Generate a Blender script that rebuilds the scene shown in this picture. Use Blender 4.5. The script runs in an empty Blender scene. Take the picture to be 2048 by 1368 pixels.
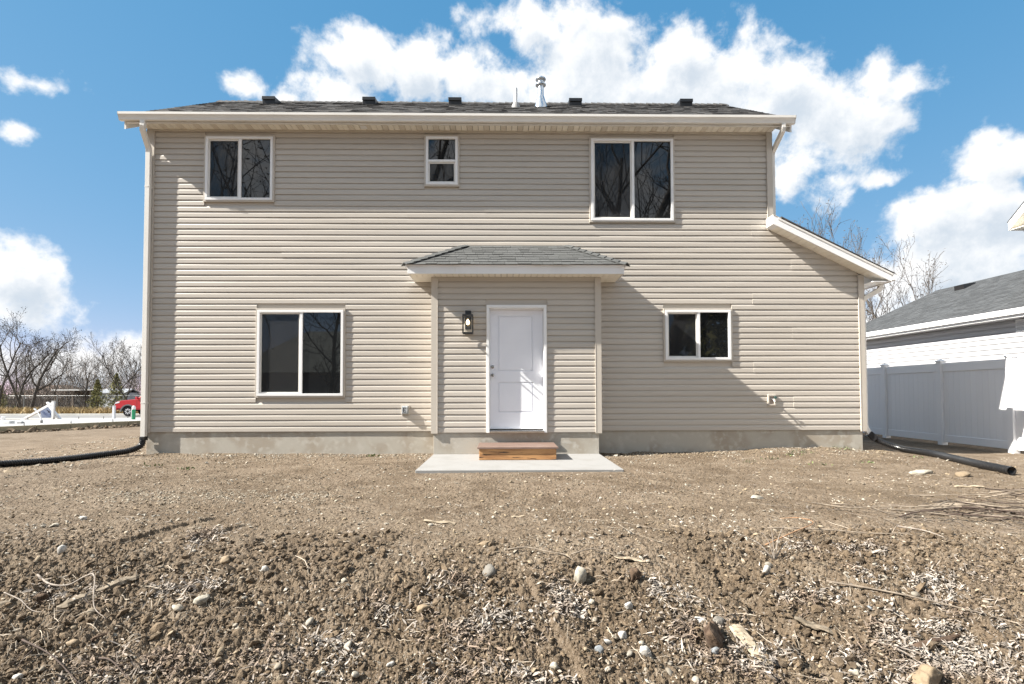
import bpy, bmesh, math, random
import numpy as np
from mathutils import Vector, Matrix
R = random.Random(7)
rng = np.random.default_rng(11)
S = bpy.context.scene
COL = S.collection
# ------------------------------------------------------------------ camera, sky, sun, exposure
cam = bpy.data.cameras.new('camera'); camo = bpy.data.objects.new('camera', cam); COL.objects.link(camo)
yaw, pit, rol = [math.radians(v) for v in (0.85, 1.7, 0.12)]
fw = Vector((math.sin(yaw)*math.cos(pit), math.cos(yaw)*math.cos(pit), math.sin(pit)))
rt = Vector((math.cos(yaw), -math.sin(yaw), 0)); up = rt.cross(fw)
rt2 = rt*math.cos(rol) - up*math.sin(rol); up2 = up*math.cos(rol) + rt*math.sin(rol)
CAM = Vector((0, -9.28, 1.034))
camo.matrix_world = Matrix(((rt2.x, up2.x, -fw.x, CAM.x), (rt2.y, up2.y, -fw.y, CAM.y), (rt2.z, up2.z, -fw.z, CAM.z), (0, 0, 0, 1)))
cam.sensor_width = 36; cam.lens = 1060/2048*36; cam.shift_y = 0.0335
cam.clip_start = 0.05; cam.clip_end = 3000
S.camera = camo

LX, LY, LZ = 1.15, 0.24, -1.0            # the direction the sunlight travels
SUN_EL = math.atan2(1, math.hypot(LX, LY))
sun = bpy.data.lights.new('sun', 'SUN'); suno = bpy.data.objects.new('sun', sun); COL.objects.link(suno)
sun.energy = 4.7; sun.angle = math.radians(0.5); sun.color = (1.0, 0.945, 0.86)
suno.rotation_euler = Vector((LX, LY, LZ)).to_track_quat('-Z', 'Y').to_euler()
suno.location = (-30, -8, 30)
SKY = 0.115
S.view_settings.view_transform = 'Standard'; S.view_settings.look = 'None'
S.view_settings.gamma = 1.0; S.view_settings.use_curve_mapping = False
S.view_settings.exposure = 1.68
S.render.engine = 'CYCLES'
S.cycles.use_denoising = True; S.cycles.denoising_prefilter = 'ACCURATE'
S.cycles.max_bounces = 6; S.cycles.diffuse_bounces = 3; S.cycles.glossy_bounces = 3
S.cycles.transparent_max_bounces = 8; S.cycles.sample_clamp_indirect = 6

CLOUDS = [(-0.259, 0.544, 0.084, 0.055), (-0.168, 0.539, 0.083, 0.053), (-0.074, 0.545, 0.076, 0.043), (-0.294, 0.487, 0.087, 0.043), (-0.007, 0.528, 0.105, 0.051), (-0.021, 0.618, 0.058, 0.023), (0.06, 0.611, 0.067, 0.039), (0.174, 0.582, 0.117, 0.064), (0.118, 0.628, 0.057, 0.026), (0.217, 0.599, 0.065, 0.043), (0.136, 0.514, 0.169, 0.059), (0.337, 0.554, 0.065, 0.05), (0.396, 0.513, 0.099, 0.069), (0.483, 0.462, 0.092, 0.069), (0.534, 0.41, 0.079, 0.078), (0.59, 0.39, 0.074, 0.059), (0.649, 0.432, 0.053, 0.029), (0.621, 0.463, 0.026, 0.029), (0.629, 0.394, 0.051, 0.047), (0.511, 0.356, 0.041, 0.045), (0.561, 0.328, 0.033, 0.028), (0.345, 0.486, 0.187, 0.065), (-0.45, 0.485, 0.034, 0.019), (-0.726, 0.417, 0.039, 0.016), (-0.745, 0.344, 0.02, 0.019), (-0.741, 0.155, 0.05, 0.051), (-0.71, 0.138, 0.027, 0.028), (-0.73, 0.115, 0.051, 0.028), (0.766, 0.315, 0.056, 0.035), (0.682, 0.258, 0.071, 0.039), (0.743, 0.238, 0.08, 0.04), (0.794, 0.234, 0.043, 0.039), (0.725, 0.172, 0.143, 0.077), (-0.675, 0.037, 0.124, 0.044), (-0.565, 0.052, 0.099, 0.043), (0.621, 0.325, 0.045, 0.013), (0.583, 0.066, 0.202, 0.071), (-0.37, 0.468, 0.049, 0.032),
          # clouds outside the picture, of the same kind
          (1.35, 0.5, 0.25, 0.11), (1.7, 0.35, 0.3, 0.12), (2.3, 0.6, 0.3, 0.14), (2.9, 0.3, 0.35, 0.1), (-2.9, 0.62, 0.3, 0.13), (-2.2, 0.3, 0.35, 0.1), (-1.5, 0.25, 0.25, 0.08), (0.2, 1.1, 0.35, 0.12)]

NOFF = (3.7, 1.9, 5.2)
def make_world():
    w = bpy.data.worlds.new('World'); S.world = w; w.use_nodes = True
    nt = w.node_tree; N = nt.nodes; L = nt.links; N.clear()
    def n(t, **kw):
        x = N.new(t)
        for k, v in kw.items(): setattr(x, k, v)
        return x
    def math_(op, a, b=None, c=None):
        x = n('ShaderNodeMath', operation=op)
        for i, v in enumerate((a, b, c)):
            if v is None: continue
            if isinstance(v, (int, float)): x.inputs[i].default_value = v
            else: L.new(v, x.inputs[i])
        return x.outputs[0]
    def vm(op, a, b=None):
        x = n('ShaderNodeVectorMath', operation=op)
        for i, v in enumerate((a, b)):
            if v is None: continue
            if isinstance(v, tuple): x.inputs[i].default_value = v
            else: L.new(v, x.inputs[i])
        return x
    out = n('ShaderNodeOutputWorld'); bg = n('ShaderNodeBackground'); bg.inputs[1].default_value = SKY
    sky = n('ShaderNodeTexSky', sky_type='NISHITA'); sky.sun_disc = False
    sky.sun_elevation = SUN_EL
    sky.sun_rotation = math.atan2(-LX, -LY) % (2*math.pi)
    sky.altitude = 3000; sky.air_density = 0.7; sky.dust_density = 0.0; sky.ozone_density = 2.0
    tc = n('ShaderNodeTexCoord'); d = tc.outputs['Generated']
    sep = n('ShaderNodeSeparateXYZ'); L.new(d, sep.inputs[0])
    az = math_('ARCTAN2', sep.outputs[0], sep.outputs[1]); el = math_('ARCSINE', sep.outputs[2])
    comb = n('ShaderNodeCombineXYZ'); L.new(az, comb.inputs[0]); L.new(el, comb.inputs[1])
    # billow the coordinates so that the outlines boil
    w1 = n('ShaderNodeTexNoise'); w1.inputs['Scale'].default_value = 11; w1.inputs['Detail'].default_value = 5; w1.inputs['Roughness'].default_value = .55; L.new(d, w1.inputs['Vector'])
    off = vm('SUBTRACT', w1.outputs['Color'], (.5, .5, .5)); off2 = vm('MULTIPLY', off.outputs[0], (.085, .07, 0))
    p = vm('ADD', comb.outputs[0], off2.outputs[0]).outputs[0]
    # the unseen rest of the sky: broken cloud cover added for fill light
    n5 = n('ShaderNodeTexNoise'); n5.inputs['Scale'].default_value = 2.6; n5.inputs['Detail'].default_value = 5; n5.inputs['Roughness'].default_value = .5; L.new(vm('ADD', d, NOFF).outputs[0], n5.inputs['Vector'])
    m1 = n('ShaderNodeMapRange', interpolation_type='SMOOTHSTEP'); L.new(math_('ABSOLUTE', az), m1.inputs[0]); m1.inputs[1].default_value = .86; m1.inputs[2].default_value = 1.2
    m2 = n('ShaderNodeMapRange', interpolation_type='SMOOTHSTEP'); L.new(el, m2.inputs[0]); m2.inputs[1].default_value = .74; m2.inputs[2].default_value = .95
    mk = math_('MAXIMUM', m1.outputs[0], m2.outputs[0])
    gen = math_('ADD', math_('MULTIPLY', math_('SUBTRACT', n5.outputs['Fac'], .445), 5.0), math_('MULTIPLY', math_('SUBTRACT', mk, 1.0), 4.0))
    def field(q, dq):
        D = gen
        for (a, e, ra, re) in CLOUDS:
            amp = .62 if re < .032 else 1.0
            ra *= 1.17; re *= 1.20
            s = vm('SUBTRACT', q, (a, e, 0)); m = vm('MULTIPLY', s.outputs[0], (1/ra, 1/re, 0)); ln = vm('LENGTH', m.outputs[0]).outputs['Value']
            D = math_('SMOOTH_MAX', D, math_('MULTIPLY_ADD', ln, -amp, amp), .22)
        n2 = n('ShaderNodeTexNoise'); n2.inputs['Scale'].default_value = 30; n2.inputs['Detail'].default_value = 9; n2.inputs['Roughness'].default_value = .62; L.new(dq, n2.inputs['Vector'])
        n4 = n('ShaderNodeTexNoise'); n4.inputs['Scale'].default_value = 10; n4.inputs['Detail'].default_value = 7; n4.inputs['Roughness'].default_value = .6; n4.inputs['Distortion'].default_value = .25; L.new(dq, n4.inputs['Vector'])
        return math_('MULTIPLY_ADD', math_('SUBTRACT', n2.outputs['Fac'], .5), .95, math_('MULTIPLY_ADD', math_('SUBTRACT', n4.outputs['Fac'], .5), 1.7, D))
    dn = field(p, d)
    dn2 = field(vm('ADD', p, (-.020, .030, 0)).outputs[0], vm('ADD', d, (-.018, 0, .030)).outputs[0])
    mr = n('ShaderNodeMapRange', interpolation_type='SMOOTHSTEP'); L.new(dn, mr.inputs[0]); mr.inputs[1].default_value = -.02; mr.inputs[2].default_value = .55
    alpha = math_('MULTIPLY', mr.outputs[0], .98)
    th = n('ShaderNodeMapRange', interpolation_type='SMOOTHSTEP'); L.new(dn2, th.inputs[0]); th.inputs[1].default_value = .18; th.inputs[2].default_value = 1.15
    cc = n('ShaderNodeMix', data_type='RGBA'); L.new(th.outputs[0], cc.inputs[0])
    K = 1/SKY/3.2
    cc.inputs[6].default_value = (1.12*K, 1.12*K, 1.12*K, 1); cc.inputs[7].default_value = (.68*K, .76*K, .85*K, 1)
    # the clear sky, graded per channel: less glare low down, a deeper blue high up
    sc = n('ShaderNodeSeparateColor'); L.new(sky.outputs[0], sc.inputs[0]); cb = n('ShaderNodeCombineColor')
    for i, (g_, p_) in enumerate(((.58, .88), (1.0, .39), (1.50, .25))):
        L.new(math_('MULTIPLY', math_('POWER', sc.outputs[i], p_), g_), cb.inputs[i])
    mx = n('ShaderNodeMix', data_type='RGBA'); L.new(alpha, mx.inputs[0]); L.new(cb.outputs[0], mx.inputs[6]); L.new(cc.outputs[2], mx.inputs[7])
    L.new(mx.outputs[2], bg.inputs[0]); L.new(bg.outputs[0], out.inputs[0])
    w.cycles.sampling_method = 'MANUAL'; w.cycles.sample_map_resolution = 1024
make_world()

# ------------------------------------------------------------------ helpers
def mat(name, col, rough=.6, var=None, bump=None, metal=0, spec=None, dark=None, coat=0, emit=None, coords='Object', stretch=None):
    """procedural material. var=(scale, col2, lo, hi[, detail]); dark = a second such layer; bump=(scale, strength[, detail])"""
    m = bpy.data.materials.new(name); m.use_nodes = True; nt = m.node_tree; N = nt.nodes; L = nt.links
    b = N['Principled BSDF']; b.inputs['Base Color'].default_value = (*col, 1); b.inputs['Roughness'].default_value = rough; b.inputs['Metallic'].default_value = metal
    if spec is not None: b.inputs['Specular IOR Level'].default_value = spec
    if coat: b.inputs['Coat Weight'].default_value = coat
    tc = N.new('ShaderNodeTexCoord'); src = tc.outputs[coords]
    if stretch:
        mp = N.new('ShaderNodeMapping'); mp.inputs['Scale'].default_value = stretch; L.new(src, mp.inputs[0]); src = mp.outputs[0]
    prev = None
    for lay in (var, dark):
        if not lay: continue
        t = N.new('ShaderNodeTexNoise'); t.inputs['Scale'].default_value = lay[0]; t.inputs['Detail'].default_value = lay[4] if len(lay) > 4 else 4; L.new(src, t.inputs['Vector'])
        r = N.new('ShaderNodeMapRange'); r.interpolation_type = 'SMOOTHSTEP'; L.new(t.outputs['Fac'], r.inputs[0]); r.inputs[1].default_value = lay[2]; r.inputs[2].default_value = lay[3]
        x = N.new('ShaderNodeMix'); x.data_type = 'RGBA'; L.new(r.outputs[0], x.inputs[0])
        if prev is None: x.inputs[6].default_value = (*col, 1)
        else: L.new(prev, x.inputs[6])
        x.inputs[7].default_value = (*lay[1], 1); prev = x.outputs[2]
    if prev is not None: L.new(prev, b.inputs['Base Color'])
    if bump:
        t = N.new('ShaderNodeTexNoise'); t.inputs['Scale'].default_value = bump[0]; t.inputs['Detail'].default_value = bump[2] if len(bump) > 2 else 5; L.new(src, t.inputs['Vector'])
        bp = N.new('ShaderNodeBump'); bp.inputs['Strength'].default_value = bump[1]; bp.inputs['Distance'].default_value = .01
        L.new(t.outputs['Fac'], bp.inputs['Height']); L.new(bp.outputs[0], b.inputs['Normal'])
    if emit:
        b.inputs['Emission Color'].default_value = (*emit[0], 1); b.inputs['Emission Strength'].default_value = emit[1]
    return m

def per_piece(m, amount, hue=0.0):
    """give every object that wears the material a slightly different tone"""
    nt = m.node_tree; N = nt.nodes; L = nt.links; b = N['Principled BSDF']
    oi = N.new('ShaderNodeObjectInfo'); r = N.new('ShaderNodeMapRange'); L.new(oi.outputs['Random'], r.inputs[0]); r.inputs[3].default_value = 1-amount; r.inputs[4].default_value = 1+amount
    h = N.new('ShaderNodeHueSaturation'); L.new(r.outputs[0], h.inputs['Value'])
    old = b.inputs['Base Color']
    if old.is_linked: L.new(old.links[0].from_socket, h.inputs['Color'])
    else: h.inputs['Color'].default_value = old.default_value
    L.new(h.outputs[0], old); return m

def per_island(m, amount):
    """loose pieces of one mesh differ in tone"""
    nt = m.node_tree; N = nt.nodes; L = nt.links; b = N['Principled BSDF']
    g = N.new('ShaderNodeNewGeometry'); r = N.new('ShaderNodeMapRange'); L.new(g.outputs['Random Per Island'], r.inputs[0]); r.inputs[3].default_value = 1-amount; r.inputs[4].default_value = 1+amount
    h = N.new('ShaderNodeHueSaturation'); L.new(r.outputs[0], h.inputs['Value'])
    old = b.inputs['Base Color']
    if old.is_linked: L.new(old.links[0].from_socket, h.inputs['Color'])
    else: h.inputs['Color'].default_value = old.default_value
    L.new(h.outputs[0], old); return m

class MB:
    def __init__(s): s.v = []; s.f = []; s.mi = []
    def add(s, vs, fs, mi=0):
        o = len(s.v); s.v += [tuple(v) for v in vs]; s.f += [tuple(i+o for i in f) for f in fs]; s.mi += [mi]*len(fs); return s
    def box(s, x0, x1, y0, y1, z0, z1, mi=0):
        return s.add([(x0, y0, z0), (x1, y0, z0), (x1, y1, z0), (x0, y1, z0), (x0, y0, z1), (x1, y0, z1), (x1, y1, z1), (x0, y1, z1)],
                     [(0, 3, 2, 1), (4, 5, 6, 7), (0, 1, 5, 4), (1, 2, 6, 5), (2, 3, 7, 6), (3, 0, 4, 7)], mi)
    def obox(s, c, ax, ay, az, mi=0):
        c = Vector(c); ax = Vector(ax); ay = Vector(ay); az = Vector(az); vs = []
        for k in (-1, 1):
            for i, j in ((-1, -1), (1, -1), (1, 1), (-1, 1)): vs.append(c+ax*i+ay*j+az*k)
        return s.add(vs, [(0, 3, 2, 1), (4, 5, 6, 7), (0, 1, 5, 4), (1, 2, 6, 5), (2, 3, 7, 6), (3, 0, 4, 7)], mi)
    def bar(s, a, b, w, h, up_=(0, 0, 1), mi=0):
        a = Vector(a); b = Vector(b); d = b-a; x = d.normalized(); y = Vector(up_).cross(x).normalized(); z = x.cross(y)
        return s.obox((a+b)/2, d/2, y*w/2, z*h/2, mi)
    def extr(s, prof, axis, a, b, mi=0, cap=True):
        n = len(prof)
        def P(p, t): return (t, p[0], p[1]) if axis == 'x' else (p[0], t, p[1]) if axis == 'y' else (p[0], p[1], t)
        vs = [P(p, a) for p in prof]+[P(p, b) for p in prof]
        fs = [(i, (i+1) % n, n+(i+1) % n, n+i) for i in range(n)]
        if cap: fs += [tuple(range(n))[::-1], tuple(range(n, 2*n))]
        return s.add(vs, fs, mi)
    def tube(s, pts, rad, n=8, mi=0, cap=True, flat=None):
        pts = [Vector(p) for p in pts]; k = len(pts)
        if not hasattr(rad, '__len__'): rad = [rad]*k
        vs = []; u = None
        for i, p in enumerate(pts):
            d = (pts[min(i+1, k-1)]-pts[max(i-1, 0)]).normalized()
            if u is None: u = d.orthogonal().normalized()
            u = (u-d*u.dot(d)).normalized(); w = d.cross(u)
            for j in range(n):
                a = 2*math.pi*j/n; vs.append(p+(u*math.cos(a)+w*math.sin(a))*rad[i])
        fs = [(i*n+j, i*n+(j+1) % n, (i+1)*n+(j+1) % n, (i+1)*n+j) for i in range(k-1) for j in range(n)]
        if cap: fs += [tuple(range(n))[::-1], tuple(range((k-1)*n, k*n))]
        return s.add(vs, fs, mi)
    def lathe(s, prof, c, n=16, axis='z', mi=0):
        vs = []; c = Vector(c)
        for r, z in prof:
            for j in range(n):
                a = 2*math.pi*j/n; q = (r*math.cos(a), r*math.sin(a), z)
                if axis == 'y': q = (q[0], q[2], q[1])
                if axis == 'x': q = (q[2], q[0], q[1])
                vs.append(c+Vector(q))
        k = len(prof)
        fs = [(i*n+j, i*n+(j+1) % n, (i+1)*n+(j+1) % n, (i+1)*n+j) for i in range(k-1) for j in range(n)]
        fs += [tuple(range(n))[::-1], tuple(range((k-1)*n, k*n))]
        return s.add(vs, fs, mi)
    def build(s, name, m, parent=None, smooth=False, bevel=0, fix=True, angle=None):
        me = bpy.data.meshes.new(name)
        vs = s.v
        if parent is not None:
            q = parent
            ox = oy = oz = 0
            while q is not None:
                ox += q.location.x; oy += q.location.y; oz += q.location.z; q = q.parent
            vs = [(v[0]-ox, v[1]-oy, v[2]-oz) for v in vs]
        me.from_pydata(vs, [], s.f)
        for x in (m if isinstance(m, (list, tuple)) else [m]): me.materials.append(x)
        if any(s.mi): me.polygons.foreach_set('material_index', s.mi)
        if fix:
            bm = bmesh.new(); bm.from_mesh(me); bmesh.ops.recalc_face_normals(bm, faces=bm.faces); bm.to_mesh(me); bm.free()
        if smooth: me.polygons.foreach_set('use_smooth', [True]*len(me.polygons))
        me.update()
        o = bpy.data.objects.new(name, me); COL.objects.link(o)
        if parent is not None: o.parent = parent
        if angle:
            try: me.set_sharp_from_angle(angle=math.radians(angle))
            except Exception: pass
        if bevel:
            md = o.modifiers.new('bevel', 'BEVEL'); md.width = bevel; md.segments = 2; md.limit_method = 'ANGLE'
        return o

def thing(name, label, cat, loc=(0, 0, 0), group=None):
    o = bpy.data.objects.new(name, None); COL.objects.link(o); o.location = loc; o.empty_display_size = .2
    o['label'] = label; o['category'] = cat
    if group: o['group'] = group
    return o
def tag(o, label, cat, group=None):
    o['label'] = label; o['category'] = cat
    if group: o['group'] = group
    return o
def kind(o, k): o['kind'] = k; return o

def np_mesh(name, v, f, m, parent=None, smooth=False):
    """mesh from numpy arrays, faces all of one size"""
    me = bpy.data.meshes.new(name); nv = len(v); nf, k = f.shape
    me.vertices.add(nv); me.vertices.foreach_set('co', np.ascontiguousarray(v, dtype=np.float32).ravel())
    me.loops.add(nf*k); me.loops.foreach_set('vertex_index', np.ascontiguousarray(f, dtype=np.int32).ravel())
    me.polygons.add(nf); me.polygons.foreach_set('loop_start', np.arange(0, nf*k, k, dtype=np.int32))
    me.polygons.foreach_set('use_smooth', np.full(nf, smooth, dtype=bool))
    me.update(calc_edges=True); me.validate()
    for x in (m if isinstance(m, (list, tuple)) else [m]): me.materials.append(x)
    o = bpy.data.objects.new(name, me); COL.objects.link(o)
    if parent is not None: o.parent = parent
    return o

# ------------------------------------------------------------------ noise and the lie of the land
def hash2(i, j, seed):
    h = (i.astype(np.int64)*374761393 + j.astype(np.int64)*668265263 + seed*1442695041) & 0xffffffff
    h = ((h ^ (h >> 13))*1274126177) & 0xffffffff
    h = ((h ^ (h >> 16))*2246822519) & 0xffffffff
    return ((h ^ (h >> 15)) & 0xffffff)/float(0xffffff)
def vn(x, y, seed):
    i = np.floor(x); j = np.floor(y); fx = x-i; fy = y-j
    fx = fx*fx*fx*(fx*(fx*6-15)+10); fy = fy*fy*fy*(fy*(fy*6-15)+10)
    a = hash2(i, j, seed); b = hash2(i+1, j, seed); c = hash2(i, j+1, seed); d = hash2(i+1, j+1, seed)
    return (a+(b-a)*fx)*(1-fy)+(c+(d-c)*fx)*fy
def fb(x, y, seed, lam, octv=3, gain=.5):
    s = 0; a = 1; t = 0; c, sn = math.cos(.6), math.sin(.6)
    x = x/lam; y = y/lam
    for k in range(octv):
        s = s+a*(vn(x, y, seed+k)*2-1); t += a; a *= gain; x, y = (x*c-y*sn)*2.03+3.1, (x*sn+y*c)*2.03+1.7
    return s/t
def sm(t): t = np.clip(t, 0, 1); return t*t*(3-2*t)
def base_z(X, Y):
    z = -.035-.15*sm((-X-6.8)/7)-.10*sm((X-6.6)/2.5)-.55*sm((Y-12)/12)
    z = z+.07*np.exp(-((X-5.3)/1.2)**2-(Y/.8)**2)
    s = .12; t = (-5.6-.12*fb(X, Y, 5, 1.3, 2)-Y)/s
    z = z-.30*np.minimum(s*np.log1p(np.exp(np.clip(t, -30, 30))), 1.7)
    return z
def rough_w(X, Y):
    """how torn up the soil is: smooth by the house, clods in the foreground"""
    w = .26+.80*sm((-4.9-Y)/1.2)+.55*fb(X, Y, 90, .9, 2)*(.35+.65*sm((-4.6-Y)/1.2))
    return np.clip(w, .16, 1.5)
def gz(X, Y):
    X = np.asarray(X, float); Y = np.asarray(Y, float)
    z = base_z(X, Y)
    near = sm((14-np.hypot(X, Y+9.28))/4)
    w = rough_w(X, Y)*near
    z = z+.022*fb(X, Y, 21, 1.7, 2)*near
    # rill-like streaks running down the slope
    u = X*.80+Y*.60; v = -X*.60+Y*.80
    z = z+.020*w*fb(u*.55, v, 31, .42, 2)
    # shrinkage cracks in the crust
    cr = 1-np.abs(fb(X+.05*fb(X, Y, 82, .11, 2), Y*1.3, 81, .16, 2))*2.2; z = z-.010*near*sm((cr-.80)/.2)*sm((fb(X, Y, 83, .8, 2)+.25)/.4)
    cl = np.abs(fb(X, Y, 41, .17, 2)); z = z+.024*w*(.32-cl)
    cl = np.abs(fb(u*.7, v, 51, .065, 2)); z = z+.019*(w*.8+.16*near)*(.32-cl)
    z = z+.017*(w*.8+.18*near)*fb(X, Y, 61, .027, 2)
    z = z+.0075*(w+.25)*near*fb(X, Y, 71, .014, 2)
    # torn lips of soil at the left, the furrow at the right
    for (ax, ay, bx, by, h) in ((-2.75, -5.45, -2.45, -4.85, .028), (-2.25, -5.35, -2.12, -5.1, .022), (.15, -6.0, .35, -6.6, .05), (1.35, -6.0, 1.6, -6.8, -.06), (-1.3, -6.3, -.6, -6.5, -.03), (2.0, -5.9, 2.7, -6.5, .04)):
        dx, dy = bx-ax, by-ay; ln = math.hypot(dx, dy); t = np.clip(((X-ax)*dx+(Y-ay)*dy)/ln**2, 0, 1)
        q = ((X-ax)*dy-(Y-ay)*dx)/ln+.03*fb(X, Y, 77, .12, 2); dist = np.hypot(X-ax-t*dx, Y-ay-t*dy)
        z = z+h*np.exp(-(dist/.16)**2)*sm((-q+.015*fb(X, Y, 78, .06, 2)+.01)/.03)
    z = z+.018*sm((-Y+.25)/.1)*sm((Y+.35)/.3)*np.abs(fb(X, Y, 15, .5, 2))*2*((X > -6) & (X < 6.2))
    pad = (X > -1.3) & (X < 1.72) & (Y > -2.35) & (Y < .2)
    z = np.where(pad, np.minimum(z, -.03), z)
    return z
def g1(x, y): return float(gz(np.array([x]), np.array([y]))[0])

# ------------------------------------------------------------------ materials
TAN = (.475, .436, .386)
M_siding = per_piece(mat('vinyl_siding', TAN, .42, var=(1.3, (.45, .412, .362), .4, .65), bump=(60, .06), stretch=(.2, 1, 2)), .038)
M_trim = mat('tan_trim', (.49, .447, .39), .45)
M_sheath = mat('sheathing', (.16, .14, .12), .8)
M_white = mat('white_vinyl', (.80, .80, .80), .35, var=(2, (.76, .765, .77), .4, .7))
M_alu = mat('painted_gutter', (.72, .70, .66), .32, var=(1.5, (.68, .66, .62), .4, .7))
M_soffit = per_piece(mat('soffit_panel', (.84, .80, .71), .5), .03)
M_soffit2 = per_piece(mat('soffit_vented', (.74, .69, .60), .55, var=(160, (.56, .51, .44), .5, .62, 1)), .03)
M_conc = mat('foundation_concrete', (.40, .375, .325), .88, var=(2.2, (.33, .29, .235), .42, .66, 6), dark=(9, (.44, .415, .365), .5, .7, 5), bump=(120, .25))
M_pad = mat('pad_concrete', (.245, .243, .238), .85, var=(3, (.222, .218, .21), .45, .7, 6), dark=(14, (.165, .157, .145), .66, .74, 3), bump=(200, .15))
def glass():
    m = mat('window_glass', (.010, .011, .012), .015, spec=.5); b = m.node_tree.nodes['Principled BSDF']; b.inputs['IOR'].default_value = 1.68
    return m
M_glass = glass()
def screen():
    m = bpy.data.materials.new('insect_screen'); m.use_nodes = True; N = m.node_tree.nodes; L = m.node_tree.links; b = N['Principled BSDF']
    b.inputs['Base Color'].default_value = (.035, .036, .038, 1); b.inputs['Roughness'].default_value = .8
    t = N.new('ShaderNodeBsdfTransparent'); x = N.new('ShaderNodeMixShader'); x.inputs[0].default_value = .28
    L.new(t.outputs[0], x.inputs[1]); L.new(b.outputs[0], x.inputs[2]); L.new(x.outputs[0], N['Material Output'].inputs[0]); return m
M_screen = screen()
M_shing = per_island(mat('asphalt_shingle', (.042, .042, .043), .95, var=(14, (.068, .060, .054), .42, .62, 5), dark=(300, (.10, .10, .10), .52, .66, 2), bump=(400, .5)), .35)
M_shing2 = per_piece(mat('porch_shingle', (.064, .067, .067), .95, var=(260, (.105, .108, .106), .48, .64, 2), bump=(400, .5)), .16)
M_shingn = per_island(mat('neighbour_shingle', (.042, .046, .05), .95, var=(8, (.058, .062, .066), .42, .62, 5), dark=(300, (.085, .085, .085), .52, .66, 2), bump=(300, .5)), .22)
M_black = mat('black_metal', (.012, .012, .013), .35)
M_blackpl = mat('black_plastic', (.014, .014, .015), .30, var=(30, (.03, .028, .025), .5, .75))
M_galv = mat('galvanised', (.72, .74, .76), .22, metal=.9, var=(20, (.6, .62, .64), .4, .7))
M_chrome = mat('chrome', (.75, .75, .75), .15, metal=1)
M_nickel = mat('satin_nickel', (.34, .33, .32), .25, metal=1)
M_pvc = mat('white_pvc', (.78, .78, .77), .4)
M_door = mat('door_paint', (.80, .81, .86), .38, var=(3, (.78, .79, .84), .4, .6))

# ================================================================== GROUND
def make_ground():
    r = [.05]
    while r[-1] < 2.0: r.append(r[-1]*1.12+.03)
    while r[-1] < 10.3: r.append(r[-1]*1.0046)
    while r[-1] < 30: r.append(r[-1]*1.02)
    while r[-1] < 900: r.append(r[-1]*1.11)
    r = np.array(r)
    half = math.radians(51); fine = np.linspace(-half, half, 1000)
    coarse = np.linspace(half, 2*math.pi-half, 120)[1:-1]
    a = np.concatenate([fine, coarse]); na = len(a)
    A, RR = np.meshgrid(a, r); X = RR*np.sin(A); Y = -9.28+RR*np.cos(A)
    Z = gz(X.ravel(), Y.ravel())
    v = np.stack([X.ravel(), Y.ravel(), Z], 1)
    i = np.arange(len(r)-1)[:, None]; j = np.arange(na)[None, :]
    q = np.stack([i*na+j, i*na+(j+1) % na, (i+1)*na+(j+1) % na, (i+1)*na+j], -1).reshape(-1, 4)
    m = bpy.data.materials.new('bare_soil'); m.use_nodes = True; N = m.node_tree.nodes; L = m.node_tree.links; b = N['Principled BSDF']; b.inputs['Roughness'].default_value = .95; b.inputs['Specular IOR Level'].default_value = .2
    tc = N.new('ShaderNodeTexCoord')
    def noise(sc, det, rg=.55):
        t = N.new('ShaderNodeTexNoise'); t.inputs['Scale'].default_value = sc; t.inputs['Detail'].default_value = det; t.inputs['Roughness'].default_value = rg; L.new(tc.outputs['Object'], t.inputs['Vector']); return t.outputs['Fac']
    def ramp(f, lo, hi):
        x = N.new('ShaderNodeMapRange'); x.interpolation_type = 'SMOOTHSTEP'; L.new(f, x.inputs[0]); x.inputs[1].default_value = lo; x.inputs[2].default_value = hi; return x.outputs[0]
    def mixc(f, a_, b_):
        x = N.new('ShaderNodeMix'); x.data_type = 'RGBA'; L.new(f, x.inputs[0])
        for s_, c_ in ((6, a_), (7, b_)):
            if isinstance(c_, tuple): x.inputs[s_].default_value = (*c_, 1)
            else: L.new(c_, x.inputs[s_])
        return x.outputs[2]
    c = mixc(ramp(noise(.9, 5), .38, .66), (.166, .128, .091), (.120, .089, .059))
    c = mixc(ramp(noise(5.5, 6), .46, .70), c, (.200, .160, .117))
    c = mixc(ramp(noise(1.9, 6, .6), .51, .68), c, (.100, .073, .048))
    c = mixc(ramp(noise(44, 6, .6), .50, .66), c, (.074, .052, .032))
    c = mixc(ramp(noise(110, 3), .585, .67), c, (.25, .21, .165))
    L.new(c, b.inputs['Base Color'])
    bp = N.new('ShaderNodeBump'); bp.inputs['Strength'].default_value = .9; bp.inputs['Distance'].default_value = .014; L.new(noise(95, 7, .68), bp.inputs['Height']); L.new(bp.outputs[0], b.inputs['Normal'])
    return kind(np_mesh('ground', v, q, m, smooth=False), 'structure')
make_ground()

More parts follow.
